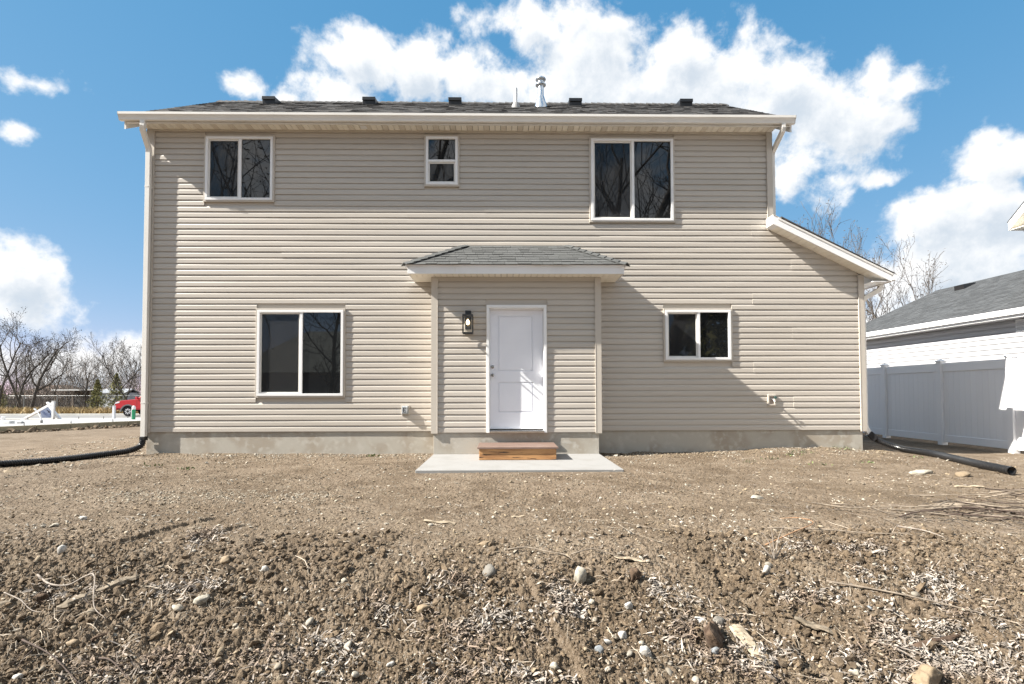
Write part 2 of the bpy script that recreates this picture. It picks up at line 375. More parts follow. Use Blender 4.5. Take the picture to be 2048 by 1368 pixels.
def road_sheet(name, x0, x1, y0, y1, dz, m, nx=40):
    X = np.linspace(x0, x1, nx); v = []; 
    for x in X:
        for y in (y0, y1): v.append((x, y, float(base_z(np.array([x]), np.array([y]))[0])+dz))
    f = [(2*i, 2*i+2, 2*i+3, 2*i+1) for i in range(nx-1)]
    return np_mesh(name, np.array(v), np.array(f), m)
M_road = mat('asphalt', (.17, .17, .168), .9, var=(1.2, (.14, .14, .14), .4, .65), bump=(60, .3))
M_kerb = mat('kerb_concrete', (.55, .54, .50), .85, var=(1, (.48, .47, .43), .4, .65))
kind(road_sheet('road', -140, 140, 25.6, 32.6, .012, M_road), 'structure')
for y0 in (25.15, 32.6):
    b = MB(); b.box(-140, 140, y0, y0+.45, -.80, -.60)
    kind(b.build('kerb', M_kerb), 'structure')
b = MB(); b.box(-140, 140, 34.2, 35.4, -.80, -.70); kind(b.build('pavement', M_kerb), 'structure')

# ================================================================== HOUSE
house = thing('house', 'two storey house in beige lap siding with grey shingle roof and small back porch', 'house')
EXP = .1016; ZB = .354
WINS = [(-5.26, -4.03, 4.375, 5.562), (-1.405, -.785, 4.66, 5.58), (1.517, 3.037, 4.03, 5.558), (-4.322, -2.772, .944, 2.50), (2.807, 4.029, 1.564, 2.502)]

b = MB(); b.box(-6.245, 4.775, .022, 5.75, ZB, 5.70); b.box(4.78, 6.375, .022, 5.75, ZB, 2.95)
b.add([(4.78, .020, 2.95), (6.375, .020, 2.95), (6.375, .020, 3.10), (4.78, .020, 3.88), (4.78, 5.75, 2.95), (6.375, 5.75, 2.95), (6.375, 5.75, 3.10), (4.78, 5.75, 3.88)], [(0, 1, 2, 3), (4, 7, 6, 5), (0, 4, 5, 1), (1, 5, 6, 2), (2, 6, 7, 3), (3, 7, 4, 0)])
for gx in (-6.245, 4.655):
    b.add([(gx, .022, 5.70), (gx, 5.75, 5.70), (gx, 2.75, 7.52), (gx+.12, .022, 5.70), (gx+.12, 5.75, 5.70), (gx+.12, 2.75, 7.52)], [(0, 1, 2), (3, 5, 4), (0, 3, 4, 1), (1, 4, 5, 2), (2, 5, 3, 0)])
b.build('wall', M_sheath if False else M_trim, house)

def plank(x0, x1, z0, y, parent, ztop=None, clip=None, rr=R, lift=0.0):
    """one course of lap siding: butt lip, flat face, sloping neck"""
    if x1-x0 < .02: return
    prof = [(.0175, .0008), (-.0005, 0.0), (-.0015, .004), (0.0, .062), (.0160, EXP+.001)]
    if ztop is not None: prof = [(p[0], min(p[1], ztop-z0)) for p in prof]
    n = max(2, int((x1-x0)/.45)+1); mb = MB(); vs = []
    w1 = rr.uniform(0, 6); w2 = rr.uniform(.5, 1.1)
    for i in range(n+1):
        t = i/n
        for (py, pz) in prof:
            e = x1 if clip is None else min(x1, clip(z0+pz))
            e = max(e, x0+.005); x = x0+(e-x0)*t
            wob = .0012*math.sin(x*w2+w1)+.0007*math.sin(x*3.1+w1*2)
            vs.append((x, y+py+wob-lift, z0+pz+(.0006*math.sin(x*1.7+w1))))
    k = len(prof); fs = [(i*k+j, (i+1)*k+j, (i+1)*k+j+1, i*k+j+1) for i in range(n) for j in range(k-1)]
    for e_ in (0, n): fs.append(tuple(e_*k+j for j in range(k)))
    mb.add(vs, fs); o = mb.build('siding_plank', M_siding, parent, fix=False); return o

def rake_clip(z): return min(6.30, 4.79+(3.90-z)/.509)
def course(z0, x0, x1, holes, y, ztop=None, clip=None, joints=()):
    xs = [(x0, x1)]
    for (a, c, za, zc) in holes:
        if z0+EXP <= za or z0 >= zc: continue
        nx = []
        for (p, q) in xs:
            if c <= p or a >= q: nx.append((p, q)); continue
            if a > p: nx.append((p, a))
            if c < q: nx.append((c, q))
        xs = nx
    for (p, q) in xs:
        cuts = [p]+[j for j in joints if p+.25 < j < q-.25]+[q]
        for i in range(len(cuts)-1):
            plank(cuts[i], cuts[i+1]+(.02 if i < len(cuts)-2 else 0), z0, y, house, ztop, clip, lift=.003*(i % 2))
MAINHOLES = [(a+.004, c-.004, za+.004, zc-.004) for (a, c, za, zc) in WINS]+[(-1.20, 1.61, 0, 3.02)]
JP = [(-3.9, .55, 3.35), (-2.3, 1.15, 5.1), (-4.6, -.35, 2.3), (-1.7, 2.75, 5.6), (-3.1, .1, 4.4), (-5.0, 1.7, 3.9)]
k = 0; z = ZB
while z < 5.655:
    jj = [JP[(k//2*5+3) % 6][(k//2) % 3]]
    if z < 3.0: course(z, -6.13, 6.30, MAINHOLES, 0, None, None, jj)
    elif z < 3.9: course(z, -6.13, 6.30, MAINHOLES, 0, None, rake_clip, jj)
    else: course(z, -6.13, 4.70, MAINHOLES, 0, min(z+EXP+.001, 5.66), None, jj)
    z += EXP; k += 1
k = 0; z = ZB+.006
while z < 2.955:
    course(z, -1.115, 1.535, [(-.305, .725, 0, 2.505)], -.42, min(z+EXP+.001, 2.962), None, ())
    z += EXP; k += 1

def post(x0, x1, y, z0, z1, ret, side):
    """outside corner post with its two flanges; ret = depth of the return"""
    b = MB(); b.box(x0, x1, y-.018, y+.018, z0, z1)
    b.box((x0 if side < 0 else x1-.012)-.001, (x0+.012 if side < 0 else x1)+.001, y+.0185, y+ret, z0+.001, z1-.001)
    xi = x1 if side < 0 else x0
    b.box(xi-.012 if side < 0 else xi-.002, xi+.002 if side < 0 else xi+.012, y-.0215, y-.0185, z0+.001, z1-.001)
    b.build('corner_post', M_trim, house, bevel=.003)
post(-6.262, -6.128, 0, ZB-.02, 5.66, .12, -1)
post(4.69, 4.792, 0, 3.90, 5.66, .12, 1)
post(6.288, 6.39, 0, ZB-.025, 3.10, .12, 1)
post(-1.218, -1.108, -.42, ZB-.008, 2.962, .40, -1)
post(1.528, 1.632, -.42, ZB-.012, 2.962, .40, 1)
b = MB()
for x0, x1 in ((-1.19, -1.105), (1.53, 1.605)): pass
b.box(-1.20, -.2905, -.400, -.01, ZB, 2.965); b.box(.7105, 1.612, -.400, -.01, ZB, 2.965); b.box(-.2904, .7104, -.400, -.01, 2.49, 2.964); b.box(-.2904, .7104, -.26, -.01, ZB, 2.489); b.build('porch_wall', M_trim, house)
# frieze strips where the siding meets the soffit
b = MB(); b.box(-6.13, 4.69, -.012, .012, 5.628, 5.664); b.box(-1.105, 1.527, -.432, -.41, 2.935, 2.964); b.build('frieze', M_trim, house)

# foundation
def found(x0, x1, y0, y1, z0, z1):
    b = MB(); nx = max(2, int((x1-x0)/.3)); 
    b.box(x0, x1, y0, y1, z0, z1); return b
b = found(-6.20, 6.335, .022, 5.7, -.45, ZB-.002); b.box(-1.178, 1.588, -.398, .0215, -.45, ZB-.0025)
b.build('foundation', M_conc, house, bevel=.004)

# ---------------- main roof
EZ, EY, RZ, RY = 5.80, -.265, 7.70, 2.75
RX0, RX1 = -6.50, 5.03
b = MB(); t = .10
sl = (RZ-EZ)/(RY-EY)
b.extr([(EY, EZ-.022), (RY, RZ-.022), (2*RY-EY, EZ-.022), (2*RY-EY, EZ-.12), (RY, RZ-.13), (EY, EZ-.12)], 'x', RX0, RX1)
roof = b.build('roof', M_shing, house)
def shingle_field(mb, P, eave, upv, nrm, rows, expo, x_at, rr, tabs=(.12, .26), th=(.006, .013)):
    for r_ in range(rows):
        a0, a1 = x_at(r_*expo), x_at((r_+1)*expo); lo = min(a0[0], a1[0]); hi = max(a0[1], a1[1]); lo = (a0[0]+a1[0])/2; hi = (a0[1]+a1[1])/2
        x = lo-rr.uniform(0, tabs[0]*.6)
        while x < hi:
            w = rr.uniform(*tabs); s0 = max(x, lo); s1 = min(x+w, hi); x += w
            if s1-s0 < .02: continue
            h = rr.uniform(*th); yy0 = r_*expo+rr.choice((0, 0, -.012)); yy1 = (r_+1)*expo+.01
            g = .002
            q = [P+eave*(s0+g)+upv*yy0, P+eave*(s1-g)+upv*yy0, P+eave*(s1-g)+upv*yy1, P+eave*(s0+g)+upv*yy1]
            tp = [q[0]+nrm*h, q[1]+nrm*h, q[2]+nrm*.003, q[3]+nrm*.003]
            yield q+tp
SF = [(0, 3, 2, 1), (4, 5, 6, 7), (0, 1, 5, 4), (1, 2, 6, 5), (2, 3, 7, 6), (3, 0, 4, 7)]
upv = Vector((0, RY-EY, RZ-EZ)); sln = upv.length; upv.normalize(); nrm = Vector((0, -upv.z, upv.y))
mb = MB()
for q in shingle_field(mb, Vector((0, EY-.012, EZ-.022)), Vector((1, 0, 0)), upv, nrm, int(sln/.14)+1, .14, lambda s: (RX0-.01, RX1+.01), R): mb.add(q, SF)
kind(mb.build('shingles', M_shing, roof, fix=False), 'stuff')
# ridge caps, laid from the left, each lapping the next
n = int((RX1-RX0)/.142); me0 = None
for i in range(n+1):
    x = RX0+.142*i; b = MB(); w = .15
    pr = [(-w, -w*sl-.022+.010), (0, .010-.004), (w, -w*sl-.022+.010)]
    vs = []
    for xx, lift in ((0, .022), (.165, .004)):
        for (py, pz) in pr: vs.append((xx, py, pz+lift-.006))
    for xx, lift in ((0, .022), (.165, .004)):
        for (py, pz) in pr: vs.append((xx, py, pz+lift-.020))
    if me0 is None:
        b.add(vs, [(0, 1, 4, 3), (1, 2, 5, 4), (6, 9, 10, 7), (7, 10, 11, 8), (0, 6, 7, 1), (1, 7, 8, 2), (3, 4, 10, 9), (4, 5, 11, 10), (0, 3, 9, 6), (2, 8, 11, 5)])
        o = b.build('ridge_cap', M_shing, None); me0 = o.data
    else: o = bpy.data.objects.new('ridge_cap', me0); COL.objects.link(o)
    o.parent = roof; o.location = (x, RY, RZ+R.uniform(-.002, .006))
# rake boards and eaves
b = MB()
for x0, x1 in ((RX0+.02, RX0+.05), (RX1-.05, RX1-.02)):
    b.extr([(EY+.005, EZ-.125), (RY, RZ-.135), (RY, RZ-.27), (EY+.005, EZ-.26)], 'x', x0, x1)
b.build('rake_board', M_alu, house)
b = MB(); b.box(-6.44, 4.99, -.262, -.24, 5.640, 5.775); b.box(-6.44, 4.99, -.272, -.262, 5.640, 5.652); b.build('fascia', M_alu, house)
M_gap = mat('soffit_groove', (.16, .14, .11), .8)
sof = MB(); sof.box(-6.26, 4.79, -.238, 0.01, 5.690, 5.70); sof = sof.build('soffit', M_gap, house)
x = -6.26; i = 0
while x < 4.78:
    x1 = min(x+.0985, 4.79); b = MB(); b.box(x+.004, x1-.004, -.239, .010, 5.664, 5.6885); b.build('soffit_panel', M_soffit2 if i % 3 == 0 else M_soffit, sof, fix=False); x = x1; i += 1
b = MB(); b.box(-2.50, -2.39, -.175, -.075, 5.655, 5.663); b.build('soffit_cover_plate', M_white, house, bevel=.003)
# gutter with ogee face
gp = [(-.263, 5.792), (-.263, 5.668), (-.318, 5.660), (-.330, 5.668), (-.337, 5.700), (-.352, 5.735), (-.366, 5.750), (-.366, 5.790), (-.360, 5.793), (-.352, 5.793), (-.352, 5.786), (-.360, 5.784), (-.360, 5.753), (-.347, 5.738), (-.331, 5.702), (-.324, 5.672), (-.316, 5.667), (-.269, 5.673), (-.269, 5.792)]
gut = MB(); gut.extr(gp, 'x', -6.525, 5.035); gut = gut.build('gutter', M_alu, house)
gp2 = gp[:10]+[(-.30, 5.79)]
for x0 in (-6.530, 5.030):
    b = MB(); b.extr(gp2, 'x', x0, x0+.008); b.build('end_cap', M_alu, gut)
def rect_tube(pts, w, d, wax=(1, 0, 0)):
    """downspout of rectangular section along a path, with mitred bends"""
    pts = [Vector(p) for p in pts]; wax = Vector(wax); vs = []; k = len(pts)
    for i, p in enumerate(pts):
        d0 = (pts[i]-pts[max(i-1, 0)]); d1 = (pts[min(i+1, k-1)]-pts[i])
        d0 = d0.normalized() if d0.length else d1.normalized(); d1 = d1.normalized() if d1.length else d0
        dm = (d0+d1).normalized(); s = 1/max(.5, dm.dot(d1))
        a = (wax-dm*wax.dot(dm)); a.normalize(); c = dm.cross(a)
        for (u_, v_) in ((-.5, -.5), (-.2, -.5), (-.2, -.42), (.2, -.42), (.2, -.5), (.5, -.5), (.5, .5), (-.5, .5)): vs.append(p+a*u_*w*1.0+c*v_*d*s)
    n_ = 8; fs = [(i*n_+j, i*n_+(j+1) % n_, (i+1)*n_+(j+1) % n_, (i+1)*n_+j) for i in range(k-1) for j in range(n_)]
    fs += [tuple(range(n_))[::-1], tuple(range((k-1)*n_, k*n_))]
    mb = MB(); mb.add(vs, fs); return mb
ds = rect_tube([(-6.135, -.300, 5.668), (-6.137, -.300, 5.58), (-6.160, -.27, 5.52), (-6.185, -.075, 5.29), (-6.192, -.060, 5.22), (-6.192, -.060, .27)], .078, .062).build('downspout', M_alu, house, bevel=.004)
for zz in (4.62, .86):
    b = MB(); b.box(-6.235, -6.149, -.093, -.02, zz-.012, zz+.012); b.build('strap', M_alu, ds)
    b = MB(); b.lathe([(0.0, -.004), (.006, -.003), (.006, 0)], (-6.175, -.094, zz), 8, 'y'); b.build('screw', M_chrome, ds)
ds = rect_tube([(4.835, -.300, 5.668), (4.835, -.300, 5.60), (4.838, -.285, 5.55), (4.838, .065, 5.34), (4.838, .085, 5.28), (4.838, .085, 4.06)], .062, .078).build('downspout', M_alu, house, bevel=.004)
# ---------------- things that come through the roof
def on_roof(x, y): return EZ-.01+(y-EY)*sl
for x in (-5.13, -2.95, -1.07, 1.58, 4.03):
    y = 2.36; z = on_roof(x, y)-.155; b = MB()
    b.box(x-.20, x+.20, y-.22, y+.20, z-.10, z-.02)
    v = b.build('roof_vent', M_black, roof)
    b = MB(); h = .34
    b.add([(x-.14, y-.16, z-.08), (x+.14, y-.16, z-.08), (x+.14, y+.16, z+.06), (x-.14, y+.16, z+.06), (x-.14, y-.19, z+.20), (x+.14, y-.19, z+.20), (x+.14, y+.14, z+.255), (x-.14, y+.14, z+.255)], SF)
    b.box(x-.146, x+.146, y-.205, y-.19, z+.13, z+.205)
    b.build('vent_hood', M_black, v, bevel=.008)
def pipe_pos(x, y): return (x, y, on_roof(x, y))
x, y = .255, 1.75; z = on_roof(x, y)
b = MB(); b.tube([(x, y, z-.1), (x, y, z+.40)], .036, 14); vp = b.build('vent_pipe', M_pvc, roof, smooth=True, angle=40)
b = MB(); b.lathe([(.10, -.06), (.085, .02), (.05, .09), (.04, .10)], (x, y, z), 16); b.build('pipe_boot', mat('grey_boot', (.25, .25, .25), .6), vp, smooth=True, angle=40)
x, y = .80, 1.95; z = on_roof(x, y)
b = MB(); b.lathe([(.14, -.12), (.135, -.02), (.075, .20), (.065, .22), (.065, .50)], (x, y, z), 20); fl = b.build('flue_pipe', M_galv, roof, smooth=True, angle=35)
b = MB(); b.lathe([(.070, .44), (.112, .455), (.112, .475), (.070, .515), (.070, .535)], (x, y, z), 20); b.build('storm_collar', M_galv, fl, smooth=True, angle=35)
b = MB(); b.lathe([(.066, .53), (.066, .56)], (x, y, z), 16); b.lathe([(.095, .56), (.112, .575), (.105, .605), (.03, .635), (.001, .638)], (x, y, z), 20); b.build('rain_cap', M_galv, fl, smooth=True, angle=35)

# ---------------- lean-to roof at the right
def rk(x): return 4.06+(x-4.75)*(3.10-4.06)/(6.71-4.75)
LS = (3.10-4.06)/(6.71-4.75)
b = MB(); yb = 5.9
b.add([(4.80, -.272, rk(4.75)+.002), (6.74, -.272, rk(6.74)), (6.74, yb, rk(6.74)), (4.80, yb, rk(4.75)+.002), (4.80, -.272, rk(4.75)-.018), (6.74, -.272, rk(6.74)-.02), (6.74, yb, rk(6.74)-.02), (4.80, yb, rk(4.75)-.018)], SF)
lr = b.build('side_roof', M_shing, house)
b = MB(); b.add([(4.66, -.268, rk(4.66)-.005), (4.799, -.268, rk(4.799)-.005), (4.799, -.02, rk(4.799)-.005), (4.66, -.02, rk(4.66)-.005), (4.66, -.268, rk(4.66)-.017), (4.799, -.268, rk(4.799)-.017), (4.799, -.02, rk(4.799)-.017), (4.66, -.02, rk(4.66)-.017)], SF); b.build('roof_end_cap', M_trim, lr)
b = MB(); e = Vector((1, 0, LS)).normalized()
ev = Vector((0, -1, 0)); uu = -e; nn = Vector((-LS, 0, 1)).normalized()
for q in shingle_field(mb, Vector((6.75, 5.9, rk(6.75)-.004)), ev, uu, nn, 15, .14, lambda s: (0, 6.18), R): b.add(q, SF)
kind(b.build('shingles', M_shing, lr, fix=False), 'stuff')
def rake_piece(xa, xb, ya, yb_, top, bot):
    b = MB(); b.add([(xa, ya, rk(xa)-bot), (xb, ya, rk(xb)-bot), (xb, yb_, rk(xb)-bot), (xa, yb_, rk(xa)-bot), (xa, ya, rk(xa)-top), (xb, ya, rk(xb)-top), (xb, yb_, rk(xb)-top), (xa, yb_, rk(xa)-top)], SF); return b
fb_ = rake_piece(4.745, 5.485, -.262, -.245, .020, .172); fb_.build('rake_fascia', M_white, house, bevel=.002)
fb_ = rake_piece(5.487, 6.715, -.262, -.245, .020, .172); fb_.build('rake_fascia', M_white, house, bevel=.002)
fb_ = rake_piece(4.745, 6.73, -.272, -.262, .019, .052); fb_.build('drip_edge', M_alu, house)
fb_ = rake_piece(4.655, 4.745, -.262, -.02, .020, .172); fb_.build('rake_return', M_white, house)
rs = rake_piece(4.75, 6.70, -.244, .012, .110, .135).build('rake_soffit', M_gap, house)
x = 4.75
while x < 6.69:
    x1 = min(x+.088, 6.70); rake_piece(x+.0035, x1-.0035, -.244, .010, .136, .168).build('soffit_panel', M_soffit, rs, fix=False); x = x1
b = MB(); b.box(6.40, 6.705, -.243, 5.8, 2.935, 2.945); b.build('eave_soffit', M_white, house)
b = MB(); b.extr([(6.395, 2.9455), (6.70, 2.9455), (6.70, rk(6.70)-.150), (6.395, rk(6.395)-.150)], 'y', .004, .016); b.build('soffit_return', M_white, house)
b = MB(); b.box(6.706, 6.725, -.25, 5.8, 2.925, 3.085); b.build('eave_fascia', M_white, house)
gp3 = [(6.727+(-p[0]-.263), p[1]-5.792+3.085) for p in gp]
gut = MB(); gut.extr(gp3, 'y', -.265, 5.85); gut = gut.build('gutter', M_white, house)
b = MB(); b.extr([(6.727+(-p[0]-.263), p[1]-5.792+3.085) for p in gp2], 'y', -.270, -.264); b.build('end_cap', M_white, gut)
ds = rect_tube([(6.77, .10, 2.955), (6.77, .10, 2.90), (6.74, .10, 2.85), (6.46, .10, 2.70), (6.432, .10, 2.64), (6.432, .10, .44), (6.445, .10, .38), (6.50, .08, .27)], .062, .078, (0, 1, 0)).build('downspout', M_alu, house, bevel=.004)

# ---------------- porch roof
PX0, PX1, PY, PZ = -1.61, 2.00, -.73, 3.115
AX0, AX1, AZ = -.69, 1.125, 3.617
b = MB()
b.add([(PX0+.02, PY+.02, PZ-.012), (PX1-.02, PY+.02, PZ-.012), (PX1-.02, .005, PZ-.012), (PX0+.02, .005, PZ-.012), (AX0, .0045, AZ-.012), (AX1, .0045, AZ-.012)], [(0, 1, 5, 4), (1, 2, 5), (0, 4, 3), (2, 3, 4, 5), (0, 3, 2, 1)])
pr = b.build('porch_roof', M_shing2, house)
upv = Vector((0, -PY, AZ-PZ)); sl_ = upv.length; upv.normalize(); nrm = Vector((0, -upv.z, upv.y))
rows = 8; ex = sl_/rows
def xa(s): t = max(0, min(1, s/sl_)); return (PX0+(AX0-PX0)*t, PX1+(AX1-PX1)*t)
for q in shingle_field(mb, Vector((0, PY-.012, PZ-.012)), Vector((1, 0, 0)), upv, nrm, rows, ex, xa, R, (.13, .24), (.008, .016)):
    b = MB(); b.add(q, SF); b.build('shingle', M_shing2, pr, fix=False)
for sgn, P0, A0 in ((-1, PX0, AX0), (1, PX1, AX1)):
    up_ = Vector((A0-P0, 0, AZ-PZ)); l_ = up_.length; up_.normalize(); nn = up_.cross(Vector((0, 1, 0))); nn = nn if nn.z > 0 else -nn
    b = MB()
    for q in shingle_field(mb, Vector((P0, 0, PZ-.012)), Vector((0, -1, 0)), up_, nn, 8, l_/8, lambda s: (0, -PY*(1-s/l_)), R): b.add(q, SF)
    kind(b.build('shingles', M_shing2, pr, fix=False), 'stuff')
    # hip caps
    a = Vector((P0+sgn*.005, PY-.005, PZ)); c = Vector((A0, -.01, AZ)); dv = (c-a); ln = dv.length; dv.normalize(); side = dv.cross(Vector((0, 0, 1))).normalized()
    nseg = 9
    for i in range(nseg):
        p = a+dv*(ln*i/nseg-.01); q = a+dv*(ln*(i+1)/nseg+.03); b = MB(); vs = []
        for pt, lf in ((p, .030), (q, .012)):
            for s_, dz in ((-1, -.045), (0, 0), (1, -.045)): vs.append(pt+side*s_*.095+Vector((0, 0, lf+dz)))
        for pt, lf in ((p, .030), (q, .012)):
            for s_, dz in ((-1, -.045), (0, 0), (1, -.045)): vs.append(pt+side*s_*.095+Vector((0, 0, lf+dz-.012)))
        b.add(vs, [(0, 1, 4, 3), (1, 2, 5, 4), (6, 9, 10, 7), (7, 10, 11, 8), (0, 6, 7, 1), (1, 7, 8, 2), (3, 4, 10, 9), (4, 5, 11, 10), (0, 3, 9, 6), (2, 8, 11, 5)])
        b.build('hip_cap', M_shing2, pr)
b = MB(); b.box(AX0-.02, AX1+.02, -.016, .010, AZ-.004, AZ+.018)
for P0, A0 in ((PX0, AX0), (PX1, AX1)): b.bar((A0, -.004, AZ+.004), (P0+(A0-P0)*.45, -.004, PZ+(AZ-PZ)*.45+.025), .02, .03)
b.build('wall_flashing', M_trim, house)
PF = [('porch_fascia', MB().box(-1.565, -.797, -.702, -.685, 2.960, 3.085)), ('porch_fascia', MB().box(-.795, 1.965, -.702, -.685, 2.960, 3.085)),
      ('porch_fascia', MB().box(-1.565, -1.550, -.6845, -.002, 2.960, 3.085)), ('porch_fascia', MB().box(1.950, 1.965, -.6845, -.002, 2.960, 3.085))]
for nme, b in PF: b.build(nme, M_white, house, bevel=.003)
b = MB(); b.box(-1.575, 1.975, -.712, -.7025, 3.070, 3.098); b.box(-1.60, 1.99, -.725, -.713, 3.093, 3.103); b.box(-1.60, -1.566, -.712, -.002, 3.075, 3.102); b.box(1.966, 1.99, -.712, -.002, 3.075, 3.102); b.build('drip_edge', M_white, house)
ps = MB().box(-1.549, 1.949, -.684, -.003, 2.992, 3.0).build('porch_soffit', M_gap, house)
x = -1.549
while x < 1.94:
    x1 = min(x+.1, 1.949); b = MB(); b.box(x+.004, x1-.004, -.684, -.434, 2.966, 2.990); b.build('soffit_panel', M_soffit, ps, fix=False); x = x1
for (xx0, xx1) in ((-1.549, -1.222), (1.636, 1.949)):
    for i in range(3):
        b = MB(); b.box(xx0, xx1, -.432+i*.143, -.432+i*.143+.139, 2.964, 2.990); b.build('soffit_panel', M_soffit, ps, fix=False)

# ---------------- windows
def window(x0, x1, z0, z1, y=0.0, hung=False):
    b = MB(); t = .030   # outer tan channel
    def ring(b, a0, a1, c0, c1, w, ya, yb):
        b.box(a0, a1, ya, yb, c1-w, c1); b.box(a0, a1, ya, yb, c0, c0+w); b.box(a0, a0+w, ya+.0002, yb, c0+w, c1-w); b.box(a1-w, a1, ya+.0002, yb, c0+w, c1-w)
    ring(b, x0+t, x1-t, z0+t, z1-t, .042, -.034, .012)
    fr = b.build('window', M_white, house, bevel=.003)
    b = MB(); ring(b, x0, x1, z0, z1, t-.001, -.026, .012); b.build('window_trim', M_trim, fr, bevel=.003)
    i0, i1, k0, k1 = x0+t+.042, x1-t-.042, z0+t+.042, z1-t-.042
    if not hung:
        xm = (i0+i1)/2+.015
        b = MB(); b.box(xm-.022, xm+.022, -.026, .012, k0, k1); b.build('mullion', M_white, fr, bevel=.003)
        sa = (i0, xm-.0225, k0, k1); fa = (xm+.0225, i1, k0, k1)
    else:
        zm = (k0+k1)/2
        b = MB(); b.box(i0, i1, -.026, .012, zm-.02, zm+.02); b.build('mullion', M_white, fr, bevel=.003)
        sa = (i0, i1, k0, zm-.0205); fa = (i0, i1, zm+.0205, k1)
    b = MB(); ring(b, sa[0], sa[1], sa[2], sa[3], .026, -.006, .012); b.build('sash', M_alu, fr, bevel=.002)
    b = MB(); b.box(sa[0]+.0265, sa[1]-.0265, .006, .009, sa[2]+.0265, sa[3]-.0265); b.build('pane', M_glass, fr, fix=True)
    b = MB(); b.box(fa[0], fa[1], -.002, .002, fa[2], fa[3]); b.build('pane', M_glass, fr, fix=True)
    b = MB(); v_ = [(sa[0]+.0265, .001, sa[2]+.0265), (sa[1]-.0265, .001, sa[2]+.0265), (sa[1]-.0265, .001, sa[3]-.0265), (sa[0]+.0265, .001, sa[3]-.0265)]
    b.add(v_, [(0, 1, 2, 3)]); b.build('screen', M_screen, fr, fix=False)
for i, w in enumerate(WINS): window(*w, hung=(i == 1))

# ---------------- door
yd = -.42
b = MB(); x0, x1, zt = -.305, .725, 2.505
b.box(x0, x1, yd-.012, yd+.02, zt-.012, zt); b.box(x0, x0+.012, yd-.012, yd+.02, ZB, zt-.012); b.box(x1-.012, x1, yd-.012, yd+.02, ZB, zt-.012)
df = b.build('door_frame', M_trim, house)
b = MB(); x0 += .0125; x1 -= .0125; zt -= .0125
b.box(x0, x1, yd-.028, yd+.05, zt-.05, zt); b.box(x0, x0+.045, yd-.0278, yd+.05, ZB+.001, zt-.05); b.box(x1-.045, x1, yd-.0278, yd+.05, ZB+.001, zt-.05)
b.box(x0+.045, x1-.045, yd-.005, yd+.13, zt-.067, zt-.0502); b.box(x0+.0452, x0+.055, yd-.005, yd+.13, ZB+.05, zt-.068); b.box(x1-.055, x1-.0452, yd-.005, yd+.13, ZB+.05, zt-.068)
b.build('brickmould', M_white, df, bevel=.004)
b = MB(); b.box(x0+.046, x1-.046, yd-.06, yd+.12, ZB+.003, ZB+.04); b.build('threshold', M_chrome, df, bevel=.006)
DX0, DX1, DZ0, DZ1 = x0+.057, x1-.057, ZB+.062, zt-.070
yf = yd+.082
pan = [(-.105, .490, 1.385, 2.325), (-.105, .490, .690, 1.205)]
b = MB(); b.box(DX0, pan[0][0], yf, yf+.044, DZ0, DZ1); b.box(pan[0][1], DX1, yf, yf+.044, DZ0, DZ1)
for za, zb_ in ((DZ0, .690), (1.205, 1.385), (2.325, DZ1)): b.box(pan[0][0], pan[0][1], yf, yf+.044, za, zb_)
door = b.build('door', M_door, house)
for (a, c, za, zc) in pan:
    b = MB(); rings = []
    for q, dp in ((0, 0), (.003, .015), (.016, .015), (.026, .003)): rings += [(a+q, yf+dp, za+q), (c-q, yf+dp, za+q), (c-q, yf+dp, zc-q), (a+q, yf+dp, zc-q)]
    fs = [(4*k+j, 4*k+(j+1) % 4, 4*k+4+(j+1) % 4, 4*k+4+j) for k in range(3) for j in range(4)]+[(12, 13, 14, 15)]
    b.add(rings, fs); b.build('door_panel', M_door, door, fix=False)
for zz, nm, kn in ((1.458, 'deadbolt', 0), (1.317, 'door_knob', 1)):
    b = MB(); b.lathe([(.030, 0), (.030, -.006), (.024, -.012), (.010, -.014)], (-.196, yf, zz), 18, 'y')
    if kn: b.lathe([(.010, -.012), (.012, -.03), (.026, -.04), (.028, -.055), (.018, -.066), (.001, -.067)], (-.196, yf, zz), 18, 'y')
    else: b.lathe([(.018, -.012), (.017, -.022), (.001, -.023)], (-.196, yf, zz), 16, 'y')
    b.build(nm, M_nickel, door, smooth=True, angle=40)

# ================================================================== FITTINGS ON THE WALL
lant = thing('wall_lantern', 'black boxy lantern with lit bulb on the porch wall left of the white door', 'wall light', (-.597, -.44, 1.99))
b = MB(); b.box(-.665, -.530, -.445, -.418, 2.005, 2.400); b.build('mounting_block', M_trim, lant, bevel=.004)
b = MB(); b.box(-.648, -.546, -.470, -.446, 2.08, 2.385); b.build('back_plate', M_black, lant, bevel=.003)
b = MB(); b.box(-.645, -.549, -.520, -.4705, 2.315, 2.388); b.build('arm', M_black, lant, bevel=.003)
cx0, cx1, cy0, cy1, cz0, cz1 = -.683, -.511, -.640, -.472, 1.995, 2.312
b = MB(); w = .012
for xx in (cx0, cx1-w):
    for yy in (cy0, cy1-w): b.box(xx, xx+w, yy, yy+w, cz0+.022, cz1-.028)
b.box(cx0, cx1, cy0, cy1, cz1-.028, cz1); 
b.box(cx0, cx1, cy0, cy0+w, cz0, cz0+.022); b.box(cx0, cx1, cy1-w, cy1, cz0, cz0+.022); b.box(cx0, cx0+w, cy0+w, cy1-w, cz0, cz0+.0219); b.box(cx1-w, cx1, cy0+w, cy1-w, cz0, cz0+.0219)
b.build('cage', M_black, lant, bevel=.002)
